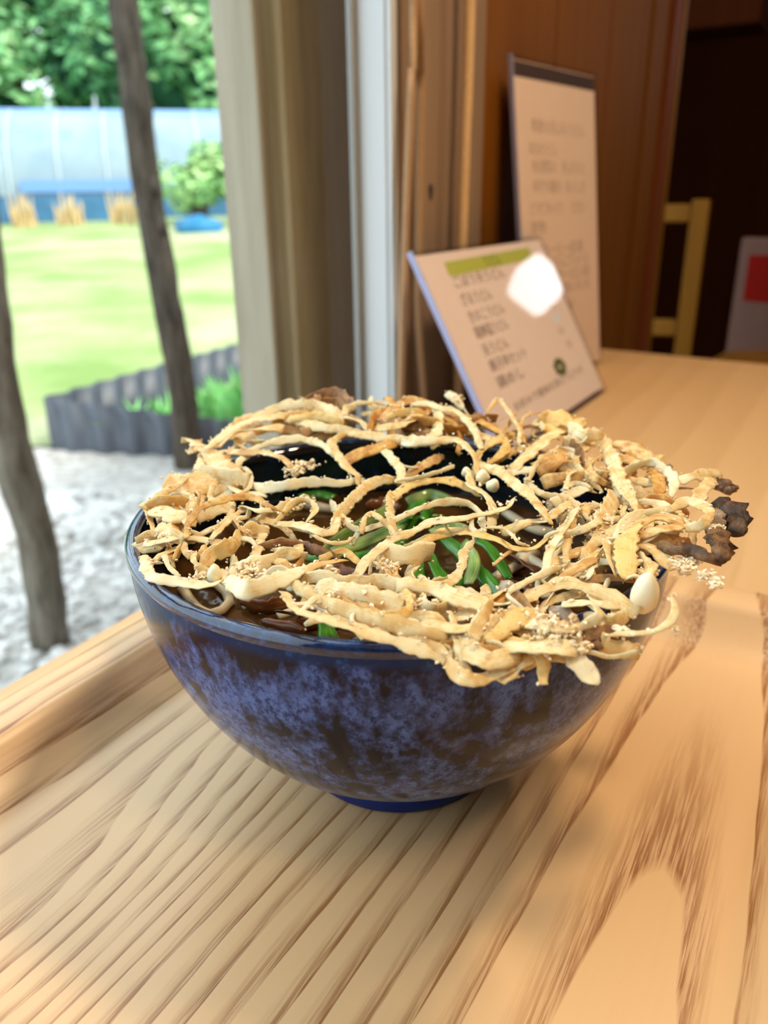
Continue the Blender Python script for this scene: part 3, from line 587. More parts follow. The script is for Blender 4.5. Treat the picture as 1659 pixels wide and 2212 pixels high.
STRANDS = '''1 35 -734,724,1029 -662,839,1063 -554,865,1090 -410,736,1095 -306,646,1090 -206,601,1086
1 31 -584,800,1093 -500,854,1123 -405,818,1144 -314,786,1145 -231,689,1121
3 30 -390,995,1122 -304,985,1154 -232,946,1158 -175,848,1135
0 45 -694,559,1051 -647,645,1071 -585,644,1082 -487,648,1089
1 38 -729,517,1057 -676,693,1071 -591,750,1094 -490,762,1105
1 24 -690,510,1034 -615,444,1049 -516,416,1056 -430,329,1062 -389,270,1050 -370,243,1032
0 26 -600,342,1026 -580,429,1038 -532,486,1058 -462,515,1070 -372,524,1076 -295,477,1070 -245,406,1057 -204,361,1041
0 15 -639,347,1010 -562,295,1030 -527,225,1023 -525,133,1012 -551,98,1002
0 61 -837,684,1025 -747,526,1030 -658,354,1023 -608,307,1023
0 28 -761,483,1015 -749,375,1016 -747,315,1010
0 91 -800,159,1005 -739,170,1017 -670,196,1014 -592,182,1011
0 50 -702,243,1037 -626,198,1044 -555,172,1038
1 23 -755,222,1035 -768,120,1034 -799,43,1034 -833,-42,1024
1 16 -784,109,1009 -730,68,1023 -697,17,1025 -692,-66,1018
1 14 -683,49,1033 -666,-5,1029 -661,-95,1024
2 20 -632,-339,1042 -641,-286,1045 -633,-221,1058 -615,-155,1058 -574,-122,1062 -518,-65,1054 -470,-70,1049 -412,-131,1045 -379,-144,1034
0 29 -209,549,1083 -244,477,1072 -216,359,1058 -182,254,1045 -142,191,1032 -138,155,1023
0 29 -512,168,1013 -459,117,1018 -381,86,1035 -321,125,1034 -256,133,1030 -200,142,1022 -139,184,1017
1 36 -204,601,1080 -115,548,1082 -18,496,1078 57,472,1073 156,511,1060
0 37 47,425,1087 81,394,1096 154,381,1102 229,396,1100 267,320,1092 290,266,1071 287,170,1048
2 41 -186,342,1039 -132,378,1058 -57,422,1066 -19,453,1072
0 29 -39,355,1071 -4,264,1058 16,193,1051 14,136,1038
0 33 -234,-240,997 -201,-243,1014 -192,-144,1012 -165,-49,1015 -132,25,1026 -93,120,1024 -44,157,1027 15,184,1014
0 14 13,102,1043 76,104,1052 135,142,1055 200,218,1052
1 27 23,208,1009 63,247,1029 121,310,1038 168,370,1039
2 28 -21,3,1009 25,69,1026 81,105,1034 142,114,1037 207,118,1026 260,81,1012
0 23 -22,37,1023 -27,-124,1036 -25,-251,1037 -17,-304,1019
0 13 -113,-344,1044 -107,-271,1052 -86,-229,1052 -59,-290,1062 -35,-313,1046 -20,-362,1044
0 20 -108,-276,1018 -61,-259,1027 -4,-239,1039 56,-180,1043 122,-132,1046 187,-124,1047 233,-121,1034 255,-172,1025 254,-268,1028
0 20 -227,28,996 -197,-95,1000 -153,-233,1014 -127,-259,1008 -136,-304,995
1 19 -381,-193,1022 -358,-107,1026 -329,-71,1039 -285,-71,1035 -267,-149,1034 -286,-194,1021
0 33 -422,-159,1014 -385,-98,1016 -341,-16,1008
0 27 -365,-222,1020 -310,-270,1036 -260,-311,1040 -229,-331,1034 -201,-307,1030 -195,-195,1023
1 11 -282,-251,1010 -241,-368,1034 -195,-420,1040 -158,-381,1025 -143,-332,1017
3 29 -384,-367,1013 -302,-370,1014 -239,-413,1013 -203,-434,1009
0 24 -111,-580,1033 -90,-527,1040 -50,-474,1052 -21,-440,1059 26,-395,1057 91,-321,1058 167,-309,1062 223,-272,1058 292,-212,1045 344,-177,1049 376,-74,1035
2 36 -5,-413,1009 47,-380,1011 96,-345,1022 157,-298,1018 227,-341,1029 283,-372,1021 319,-423,1018 361,-434,1018 407,-386,1011 455,-303,1009
0 9 259,-320,1038 301,-335,1043 319,-410,1053 331,-462,1050 357,-449,1035
0 36 268,196,1039 255,69,1035 278,-19,1042 292,-104,1049 297,-177,1036 280,-259,1029
1 31 299,217,1056 359,125,1062 391,1,1061 426,-82,1053 448,-271,1048
2 28 298,268,1039 321,373,1056 362,416,1074 419,466,1076 426,413,1061 363,320,1038
1 24 338,294,1023 394,363,1031 459,425,1042 509,492,1035
0 58 426,268,1009 461,315,1034 535,432,1046 612,534,1063 697,659,1057 764,665,1046
2 19 514,531,1056 516,637,1076 547,733,1095 597,784,1097 642,858,1077
0 19 607,635,1075 609,708,1088 646,802,1091 713,835,1082
2 61 630,682,1099 693,666,1102 745,616,1090
0 15 391,737,1116 450,846,1144 472,740,1132 486,615,1115 491,516,1100 480,443,1078
1 26 97,755,1154 157,719,1158 194,674,1153 251,651,1146 292,574,1124 314,481,1102 324,405,1074
0 31 170,736,1146 182,614,1128 169,492,1109 137,450,1093
1 32 -69,579,1084 -44,653,1114 -3,728,1142 69,788,1160 130,782,1147 173,793,1127
2 37 -97,593,1098 -76,671,1117 -36,736,1127
3 45 64,640,1082 122,634,1091 164,699,1096
2 40 92,631,1111 150,607,1117 205,564,1101 285,565,1082
2 34 202,775,1115 279,715,1108 355,675,1095 444,580,1064 461,591,1047
3 38 355,766,1085 414,646,1065 453,561,1052
1 28 318,514,1092 372,465,1081 418,467,1072
1 17 -156,820,1142 -76,817,1145 -13,796,1142
0 29 -196,672,1119 -136,605,1122 -115,581,1102
0 19 -215,702,1111 -200,771,1135 -173,791,1133
0 27 -319,850,1117 -265,822,1127 -220,746,1119
0 30 246,916,1151 271,876,1144 290,832,1124
2 34 -407,720,1105 -308,700,1123 -229,640,1110
2 37 -2,668,1123 56,690,1135 104,693,1124
0 43 825,599,1058 794,337,1067 769,135,1062 754,31,1054 750,-95,1047 744,-172,1044
1 24 784,510,1044 695,359,1053 651,214,1052 667,124,1036 690,48,1022
1 27 784,360,1042 709,235,1058 682,176,1050 680,66,1051 718,76,1030
1 54 878,499,1046 911,414,1051 939,353,1041 943,303,1037
1 48 810,314,1052 852,251,1054 881,210,1054
0 44 711,573,1089 738,457,1093 797,486,1087
0 30 779,115,1041 835,161,1057 906,188,1066 938,110,1059 931,14,1057 898,-70,1049
2 39 909,157,1044 887,30,1052 854,-53,1038
0 36 831,110,1025 872,68,1031 908,111,1032
0 33 948,17,1056 996,19,1071 1095,75,1060
0 39 1113,114,1046 1017,-43,1055 959,-123,1047
1 28 839,-255,1067 881,-238,1082 906,-297,1089 901,-365,1089 857,-426,1084 841,-404,1063
0 20 870,-193,1030 867,-276,1034 857,-351,1034 845,-406,1026
0 28 579,-576,1011 606,-452,1024 657,-337,1043 726,-267,1049 796,-227,1044 858,-186,1030
2 49 573,-659,1055 619,-498,1062 679,-371,1052
1 50 691,-358,1054 758,-334,1067 815,-327,1055
1 41 684,-406,1041 736,-404,1058 816,-357,1052
0 56 602,-307,1027 652,-202,1037 708,-77,1033
0 33 522,-474,1012 561,-410,1024 616,-341,1021 671,-271,1023
0 20 574,-468,1054 549,-573,1062 548,-641,1047
0 16 513,-353,1036 550,-350,1045 598,-304,1038
1 17 565,-84,1005 529,-257,1019 488,-391,1017 470,-458,1001
0 24 568,-163,1038 499,-331,1050 449,-430,1055 403,-521,1040 386,-577,1029
0 10 470,-359,1008 443,-453,1008 432,-522,1002
0 16 574,53,1023 617,95,1025 652,62,1026
0 22 578,54,1014 575,-37,1011 599,-62,1003
0 19 462,172,1018 465,74,1024 485,-26,1031 533,-35,1024 562,-57,1007
1 29 340,-256,1006 377,-252,1020 447,-205,1013 551,-88,1015
0 13 463,119,1037 514,220,1064 621,392,1064
1 65 531,228,1040 574,257,1055 637,362,1045
1 16 571,21,1041 594,88,1059 635,159,1048
3 31 686,452,1063 682,338,1065 680,268,1051
0 30 -747,-324,1004 -698,-346,1026 -656,-330,1028 -599,-326,1019 -537,-344,1012
0 21 -858,18,995 -798,-143,1012 -763,-224,1004
0 63 -781,-117,1030 -743,-139,1027 -703,-170,1029
0 34 -807,-46,1027 -763,-40,1037 -728,-14,1020
2 16 -796,100,997 -735,-37,1008 -689,-119,1001
1 15 -718,72,1016 -679,-51,1027 -680,-160,1028 -663,-211,1020
0 43 -641,-61,988 -598,-23,997 -579,22,989
1 16 -599,-278,1015 -555,-240,1027 -536,-155,1024 -547,-31,1017
0 19 -554,-334,1031 -528,-213,1030 -507,-96,1024
1 12 -510,-221,1036 -477,-306,1041 -458,-317,1035
0 20 -497,-106,1034 -439,-168,1045 -397,-128,1031
0 17 -488,-168,990 -460,-157,1009 -408,-179,1011 -375,-194,1002 -321,-272,991
1 40 -552,-495,1011 -535,-448,1027 -493,-413,1029 -467,-299,1022 -427,-267,1017
1 19 -630,-384,1026 -608,-450,1029 -566,-475,1031 -566,-407,1027
0 13 -582,-463,1035 -567,-537,1047 -544,-570,1042 -528,-565,1031
0 27 -727,-456,1022 -694,-550,1032 -652,-626,1041 -596,-638,1035 -539,-663,1037 -500,-658,1034 -487,-604,1016
1 19 -716,-418,988 -691,-385,998 -670,-329,991
0 16 -681,-419,1007 -651,-493,1010 -620,-532,1004
0 42 -737,-248,1024 -694,-316,1037 -666,-333,1029
0 24 -416,-462,1001 -417,-367,1011 -419,-203,1003
0 43 -444,-539,1013 -408,-506,1012 -356,-469,1015 -298,-432,1004
0 40 -451,-643,1035 -397,-729,1054 -351,-704,1050 -304,-658,1051 -272,-578,1035
1 30 -337,-572,996 -304,-546,1005 -286,-451,988
1 28 -295,-733,1041 -259,-828,1050 -179,-892,1056 -106,-915,1040 -10,-936,1018 61,-961,998
0 28 -300,-640,1030 -213,-770,1047 -132,-845,1051 -33,-898,1046 63,-914,1026
0 19 -291,-620,1032 -228,-566,1041 -167,-514,1028
0 28 -254,-613,1021 -207,-618,1035 -139,-649,1031 -56,-648,1030 24,-688,1011
2 18 -158,-726,1016 -83,-788,1019 -33,-836,1033 9,-812,1037 6,-728,1032 -30,-625,1018 -51,-520,1016
1 41 13,-688,1042 77,-704,1037 127,-751,1037 176,-779,1034
0 23 118,-733,1015 138,-682,1018 157,-718,1024 181,-741,1018
0 46 -205,-664,1022 -137,-719,1030 -32,-754,1024
1 45 8,-736,992 76,-761,997 133,-766,988
1 36 58,-871,1026 115,-897,1030 165,-877,1025
0 23 24,-906,1006 76,-945,1003 99,-986,981 132,-1019,973 181,-999,967 238,-979,974
0 25 5,-830,1016 36,-876,1022 72,-903,1015 108,-913,1008
0 17 114,-807,1017 113,-901,1022 119,-957,1001 129,-983,975 142,-993,959
2 21 78,-926,1003 126,-926,1011 169,-944,1000 243,-940,992
1 41 131,-952,1006 181,-984,997 223,-971,999
0 40 224,-980,961 248,-960,979 287,-942,989 336,-937,984
0 32 385,-918,987 390,-959,976 408,-983,953
0 11 424,-937,986 454,-952,983 488,-957,989 522,-945,990
3 33 397,-875,1010 437,-893,1011 490,-889,1008
1 15 480,-920,1023 535,-932,1032 566,-942,1046 601,-916,1052 618,-892,1067 640,-811,1057
3 25 461,-636,1002 502,-636,1021 568,-626,1019 630,-619,1014
1 30 288,-753,1015 356,-688,1021 420,-676,1028 469,-727,1039 513,-749,1027 544,-781,1017
0 19 334,-770,996 370,-711,996 432,-689,1002 482,-691,997
0 24 405,-798,1037 446,-818,1047 448,-880,1051 422,-888,1034
5 27 375,-782,1011 391,-810,1017 402,-839,1008
0 19 277,-714,1036 332,-676,1048 406,-606,1036
5 31 275,-630,993 309,-681,991
1 31 418,-563,990 485,-536,1001 538,-517,1001
1 17 171,-926,1010 216,-860,1039 278,-811,1025
2 39 205,-906,1019 254,-860,1030 291,-838,1028
0 50 274,-839,1000 327,-884,1008 373,-900,996
0 42 243,-938,1008 294,-946,1008 352,-945,1004
0 32 207,-802,1035 181,-873,1043 162,-904,1031
0 30 182,-741,1002 224,-701,1007 262,-668,1009
0 22 206,-398,1024 175,-478,1028 160,-575,1035 130,-664,1041 95,-712,1043 65,-663,1030 50,-609,1021
1 9 256,-522,1015 289,-470,1014 320,-433,1015
0 33 381,-557,993 411,-496,1009 444,-404,1013 487,-318,1014 592,-61,1001
0 12 431,-513,998 443,-456,1005 476,-349,1005
1 19 453,-518,1024 464,-463,1035 502,-349,1036 541,-220,1032
0 22 488,-402,1050 531,-387,1059 587,-319,1050
1 18 293,-670,1018 352,-624,1027 419,-562,1022
1 48 -37,-484,1029 19,-499,1032 62,-474,1029
1 31 -66,-463,1001 -38,-547,1010 -13,-644,1014 10,-739,1019 21,-736,1004
2 18 -131,-452,1000 -166,-425,1017 -214,-445,1008
0 10 -87,-540,1002 -85,-508,1010 -68,-436,999
1 34 395,-542,998 479,-463,1012 544,-452,1013
1 22 405,-647,1028 482,-587,1037 525,-546,1038
2 27 -267,-587,995 -224,-583,997 -186,-603,987
0 34 460,-828,1007 488,-846,1010 526,-811,1003
0 34 690,-459,1033 697,-531,1044 709,-575,1037
1 32 642,-566,1047 642,-626,1048 623,-668,1043
2 38 -114,-559,969 -97,-666,976 -47,-687,980 -14,-607,978
1 33 -82,-851,999 -52,-837,1000 -18,-846,1002 8,-857,991
2 23 -254,-707,997 -229,-665,1001 -189,-686,1006 -169,-736,1001
0 35 39,-708,1009 49,-770,1024 69,-789,1023 96,-763,1008
0 25 70,-868,1012 84,-906,1011 110,-918,1001 142,-915,992
0 22 -72,-754,997 -67,-810,1003 -43,-819,998 -18,-796,1000
1 43 33,-479,990 22,-588,1000 58,-630,997 107,-592,995
1 27 12,-854,973 32,-846,977 50,-870,984 56,-889,976
2 33 -75,-673,981 -67,-764,985 -22,-793,982 25,-763,982
2 33 -81,-581,967 -91,-672,976 -57,-703,971 -16,-666,968
2 22 -210,-631,1010 -190,-701,1022 -161,-717,1015 -129,-726,1018
1 27 28,-805,1012 56,-827,1026 80,-841,1021 92,-860,1011
0 23 -93,-624,981 -53,-587,985 -8,-609,986 12,-658,974
1 30 -195,-517,975 -179,-583,984 -150,-599,987 -134,-536,976
1 23 -224,-777,989 -176,-759,994 -122,-783,994 -86,-831,988
1 36 -17,-795,989 3,-870,995 49,-897,997 94,-864,995
0 21 491,-616,1025 507,-575,1028 536,-548,1029 563,-553,1030
2 42 904,152,1007 930,209,1017 964,298,1019 1003,415,1013
5 18 516,30,985 510,-61,987 540,-99,991 589,-27,985
5 21 655,-205,1003 694,-200,1010 738,-187,1011 779,-180,1010
0 22 869,-155,1032 832,-220,1036 819,-279,1037 830,-312,1034
5 19 523,-194,981 530,-72,980 569,35,994 648,155,988
2 35 492,-606,1010 516,-551,1024 572,-483,1025 628,-467,1028
0 19 722,-134,1025 693,-238,1029 709,-302,1038 766,-247,1031
2 47 811,166,1016 846,235,1027 888,332,1034 939,469,1028
1 37 540,-494,984 550,-422,998 585,-305,998 638,-181,994
0 22 725,310,1046 701,206,1046 709,130,1049 753,144,1037
0 18 743,-122,1026 778,-138,1041 818,-152,1043 846,-181,1041
0 23 587,-187,986 584,-118,995 636,-30,989 680,-55,993
0 21 785,161,1015 747,40,1019 746,-35,1007 762,-101,1006
0 36 456,261,1018 534,266,1027 625,350,1025 714,461,1028
1 42 658,324,1022 679,233,1025 723,195,1023 777,196,1024
1 39 539,118,1027 596,127,1035 659,140,1035 713,128,1036
0 28 530,-50,1018 569,-9,1019 609,26,1020 649,55,1020
1 35 673,-349,999 723,-304,1005 769,-237,1015 810,-122,1009
1 29 536,-126,986 557,-126,1000 593,-91,997 621,-82,1001
5 20 1008,269,1024 949,157,1021 941,49,1023 995,44,1020
0 21 604,-198,1008 589,-182,1019 614,-110,1012 645,-99,1015
2 30 236,-802,991 223,-741,999 266,-683,998 312,-710,995
1 22 410,-874,991 448,-873,1002 489,-841,1007 527,-774,1001
3 21 261,-857,985 272,-809,992 310,-776,995 354,-770,981
0 33 449,-821,1001 440,-888,1002 465,-915,990 504,-923,985
1 36 286,-919,975 301,-899,987 331,-883,990 362,-883,988
0 32 138,-792,1004 174,-781,1010 218,-752,1004 260,-727,997
0 37 176,-657,1001 205,-731,1009 256,-736,1006 307,-688,1005
2 26 242,-912,1004 281,-934,998 303,-966,982 302,-988,956
0 35 232,-829,1012 278,-849,1017 322,-880,1022 365,-890,1011
0 34 141,-757,982 191,-735,984 217,-793,987 195,-848,979
3 36 277,-722,1010 289,-762,1022 297,-790,1022 296,-805,1011
0 30 239,-859,984 260,-897,987 291,-890,993 311,-831,986
0 37 280,-937,965 296,-911,988 341,-898,994 381,-907,977
3 20 323,-887,1000 365,-875,1012 413,-874,1004 436,-909,994
0 42 504,-581,992 498,-639,1001 505,-675,999 520,-693,992
1 34 336,-853,1011 353,-893,1026 384,-884,1021 415,-866,1017
0 24 140,-710,969 176,-699,977 207,-659,982 228,-575,971
0 22 471,-693,1009 471,-757,1022 491,-785,1026 525,-770,1019
3 26 -59,632,1111 23,594,1111 111,648,1110 187,737,1123
0 31 -101,907,1140 -87,803,1125 -39,781,1122 -3,862,1129
0 24 176,565,1045 231,601,1063 300,627,1063 362,636,1041
3 39 57,661,1070 91,613,1076 126,609,1062 156,578,1053
3 38 167,747,1121 231,659,1109 320,665,1097 408,723,1092
0 23 -276,742,1087 -212,720,1106 -148,688,1100 -105,605,1083
2 38 8,774,1131 52,695,1114 114,737,1114 139,854,1133
1 39 -45,577,1101 11,577,1110 65,619,1119 112,711,1125
3 26 -500,949,1101 -421,861,1103 -354,863,1122 -328,967,1146
3 38 -338,737,1090 -296,761,1099 -250,704,1097 -238,639,1080
2 31 -22,871,1152 25,755,1125 109,720,1115 191,813,1122
3 35 -36,725,1118 16,642,1104 85,618,1096 155,647,1098
1 40 -714,752,1025 -663,766,1034 -596,680,1044 -561,614,1025
2 25 337,761,1083 373,671,1075 425,630,1062 484,637,1047
1 40 -832,324,990 -750,255,993 -715,343,994 -755,523,994
1 28 -777,-275,1006 -720,-269,1015 -696,-171,1006 -692,-58,1004
0 38 -800,-280,976 -748,-275,979 -712,-219,979 -702,-126,976
0 29 -672,-85,980 -677,4,979 -683,93,982 -695,191,984
0 39 -777,-87,979 -791,-6,992 -755,37,989 -698,-35,985
0 19 -627,-1,1017 -646,77,1015 -648,137,1021 -639,205,1018
0 26 -744,-79,987 -703,-22,988 -712,86,996 -787,250,983
0 27 -664,389,1008 -620,220,1008 -552,125,1001 -483,105,999
1 21 -764,-101,981 -725,-221,986 -690,-330,986 -660,-415,983
0 22 -651,-400,1001 -644,-365,1011 -627,-320,1011 -595,-306,1010
2 40 763,-161,1022 821,-100,1026 864,-131,1037 893,-166,1021
0 25 662,-151,996 707,-147,1004 720,-208,1005 692,-274,998
2 21 658,-135,1005 677,-196,1010 719,-203,1016 768,-141,1014
1 34 841,-62,1017 822,-153,1024 848,-176,1028 904,-88,1013
0 28 793,-183,1013 797,-236,1020 800,-286,1024 803,-323,1021
1 40 704,-405,999 741,-376,1009 785,-371,1014 823,-377,1007
1 22 661,-71,999 709,-82,1008 764,1,1008 784,110,1010
1 41 713,-385,1011 734,-392,1019 756,-400,1015 764,-418,1006
1 23 -401,-449,1005 -367,-464,1011 -331,-506,1020 -310,-515,1006
1 36 -492,-392,980 -459,-511,991 -410,-520,984 -386,-438,979
0 36 -511,-467,968 -459,-518,981 -412,-531,980 -372,-518,973
1 26 -359,-393,1007 -321,-451,1017 -294,-433,1021 -304,-344,1011
0 36 -356,-597,1014 -337,-594,1029 -310,-595,1027 -294,-621,1019'''
DARKS = '''4 53 1094,84,1028 1102,20,1034 1106,-38,1035
4 65 1026,-145,1044 1015,-259,1053 996,-344,1047 965,-394,1038
5 49 986,-218,1037 913,-378,1044 897,-440,1032
4 53 894,-452,1069 846,-578,1076 825,-637,1066
4 36 717,-486,1052 734,-557,1066 776,-574,1072 792,-621,1072 832,-621,1062'''
def noodle_mat():
    m, nt, b = new_mat('noodle'); b.inputs['Base Color'].default_value = (.78, .66, .44, 1); setin(b, Roughness=.25); b.inputs['Subsurface Weight'].default_value = .2; b.inputs['Subsurface Scale'].default_value = .003; return m
def green_mat(name, a, b__):
    m, nt, b = new_mat(name); v = mapped(nt, 'UV', (3, 9, 1)); c = ramp(nt, noise_n(nt, v, 3, 3, .6), [(.35, a), (.65, b__)]); nt.links.new(c, b.inputs['Base Color']); setin(b, Roughness=.18); b.inputs['Subsurface Weight'].default_value = .15; b.inputs['Subsurface Scale'].default_value = .002; return m
NM = noodle_mat(); GM = [green_mat('leek_green', (.022, .15, .012), (.075, .30, .025)), green_mat('leek_pale', (.13, .30, .055), (.42, .52, .20))]
OM = {3: green_mat('simmered_brown', (.11, .030, .008), (.26, .095, .028)), 4: green_mat('simmered_dark', (.045, .018, .010), (.13, .055, .025))}
for k, (t, w, P) in enumerate(rows(NOODLES)):
    b0 = P[len(P)//2].copy(); b0.z -= w*.4; V, F, UV, Q = ribbon([p-Vector((0, 0, .0002)) for p in P], w, w*.8, 40+k, jag=.02, twist=.1, taper=.85, step=.003, base=b0)
    o = mesh_obj('noodle', V, F, NM, None, True, loc=b0, uvs=UV)
    tag(o, ['thick pale noodle running along the front left rim in the broth', 'pale noodle curled in a loop at the left of the broth'][k] if k < 2 else 'thick pale noodle lying in the broth under the fritter', 'noodle', 'noodles in the broth')
for k, (t, w, P) in enumerate(rows(GREENS)):
    b0 = P[len(P)//2].copy(); up = .0012 if k != 9 else .003
    V, F, UV, Q = ribbon(P, w*1.25, .0011, 70+k, flat=.75, twist=.7, jag=.03, taper=.6, step=.002, base=b0)
    o = mesh_obj('green_onion', V, F, GM[t], None, True, loc=b0, uvs=UV)
    tag(o, 'short glossy green onion piece standing by the front rim' if k == 9 else ('pale green' if t else 'deep green')+' onion strip glimpsed through the holes of the fritter', 'green onion', 'green onion strips on the broth')
for k, (t, w, P) in enumerate(rows(TOPPINGS)):
    b0 = P[len(P)//2].copy(); V, F, UV, Q = ribbon(P, w*.8, w*.22, 110+k, flat=.4, twist=.9, jag=.5, taper=.2, step=.0016, base=b0, bumpy=.5, wob=.6)
    o = mesh_obj('simmered_topping', V, F, OM[t], None, True, loc=b0, uvs=UV)
    tag(o, 'glossy brown simmered shred lying in the broth', 'topping', 'brown simmered shreds in the broth')

# ================================================================== FRITTER: fried shreds laid across the rim
fb = Vector((0, 0, .1)); fr_ = empty('vegetable_fritter', fb)
ALL = rows(STRANDS); allQ = []; cnt = 0
for k, (t, w, P) in enumerate(ALL):
    d0 = (P[0]-P[1]).normalized(); d1 = (P[-1]-P[-2]).normalized(); ex = min(.0032, w*1.1)
    P = [P[0]+Vector((d0.x, d0.y, -.25))*ex]+P+[P[-1]+Vector((d1.x, d1.y, -.25))*ex]     # ends tuck under their neighbours
    th = min(.0013, max(.0006, w*.20)); V, F, UV, Q = ribbon(P, w*1.24, th, 300+k, flat=.7, twist=.7, jag=.42, base=fb, bumpy=.2, wob=.42, n=10, step=.0010, taper=.2)
    mesh_obj('strand', V, F, FR[t], fr_, True, uvs=UV); allQ.append((Q, w, t)); cnt += 1
rn = random.Random(5)
for k, (t, w, P) in enumerate(ALL):            # shreds that lie under the top layer where the fritter is thick
    c = sum(P, Vector())/len(P)
    dense = c.x > .045 or (c.y < -.05 and c.x > -.02) or (c.y > .055 and c.x > -.06) or (c.x < -.055 and w > .0022)
    if not dense or cnt >= 298: continue
    ang = rn.uniform(-.9, .9); cs, sn = math.cos(ang), math.sin(ang); P2 = []
    lim = .0032
    for p in P:
        d = p-c; q = c+Vector((d.x*cs-d.y*sn, d.x*sn+d.y*cs, d.z))*.82+(Vector((0, 0, 0))-Vector((c.x, c.y, 0))).normalized()*.003
        q.z = max(p.z-lim-rn.uniform(0, .0012), .0992 if (.082 < math.hypot(q.x, q.y) < .094) else .0); P2.append(q)
    V, F, UV, Q = ribbon(P2, w*1.15, min(.0012, w*.2), 900+k, twist=.9, jag=.42, base=fb, bumpy=.22, wob=.5, n=10); mesh_obj('strand', V, F, FR[min(3, t+rn.choice((0, 1, 1)))], fr_, True, uvs=UV); allQ.append((Q, w, t)); cnt += 1
# fine threads of batter bridging neighbouring shreds
lk = MB(); lkuv = []; rl = random.Random(21); pool = [(q, k) for k, (Q, w, t) in enumerate(allQ[:169]) for q in Q[::5]]; made = 0
while made < 130:
    (a, ka), (b_, kb) = rl.choice(pool), rl.choice(pool)
    if ka == kb or not .003 < (a-b_).length < .009: continue
    mid = (a+b_)/2+Vector((rl.gauss(0, .0012), rl.gauss(0, .0012), rl.gauss(-.0004, .0008)))
    V, F, UV, Q = ribbon([a, mid, b_], rl.uniform(.0007, .0017), .0006, 2000+made, flat=.7, twist=.8, jag=.5, base=fb, bumpy=.25, wob=.6, n=6, step=.0012, taper=.9)
    lk.add(V, F); lkuv += UV; made += 1
tag(mesh_obj('batter_threads', lk.V, lk.F, FR[0], fr_, True, uvs=lkuv), kind='stuff')
for k, (t, w, P) in enumerate(rows(DARKS)):
    V, F, UV, Q = ribbon(P, w, w*.62, 700+k, flat=.6, twist=.3, jag=.45, taper=.5, step=.0011, base=fb, bumpy=.75, n=12)
    o = mesh_obj('browned_edge', V, F, FR[t], fr_, True, uvs=UV); o['label'] = 'dark browned crust at the far right tip'
def lobe(name, c, rx, ry, rz_, mat, tilt=0.0):
    V = []; F = []; nu, nv = 18, 12
    for j in range(nv+1):
        ph = math.pi*j/nv
        for i in range(nu):
            a = 2*math.pi*i/nu; d = Vector((math.sin(ph)*math.cos(a), math.sin(ph)*math.sin(a), math.cos(ph))); q = 1+.09*noise.noise(d*1.9+Vector((c[0]*400, 0, 0)))
            v = Vector((d.x*rx*q*(1-.28*d.z), d.y*ry*q, d.z*rz_*q)); V.append(Matrix.Rotation(tilt, 3, 'Y') @ v+Vector(c)-fb)
    for j in range(nv):
        for i in range(nu): k2 = (i+1) % nu; F.append((j*nu+i, j*nu+nu+i, j*nu+nu+k2, j*nu+k2))
    return mesh_obj(name, V, F, mat, fr_, True)
o = lobe('white_lobe', (.0591, -.0765, .1045), .0034, .0032, .0056, M['lobe'], .12); o['label'] = 'smooth ivory white lobe at the right front edge'
lobe('batter_bead', (-.0502, -.0588, .1030), .0020, .0020, .0027, M['lobe'], .1)
lobe('batter_bead', (.0302, .0131, .1045), .0024, .0022, .0024, M['lobe']); lobe('batter_bead', (.0329, .0061, .1035), .0022, .0022, .0024, M['lobe'], .5); lobe('batter_bead', (.0250, .0190, .1040), .0017, .0017, .0020, M['lobe'])
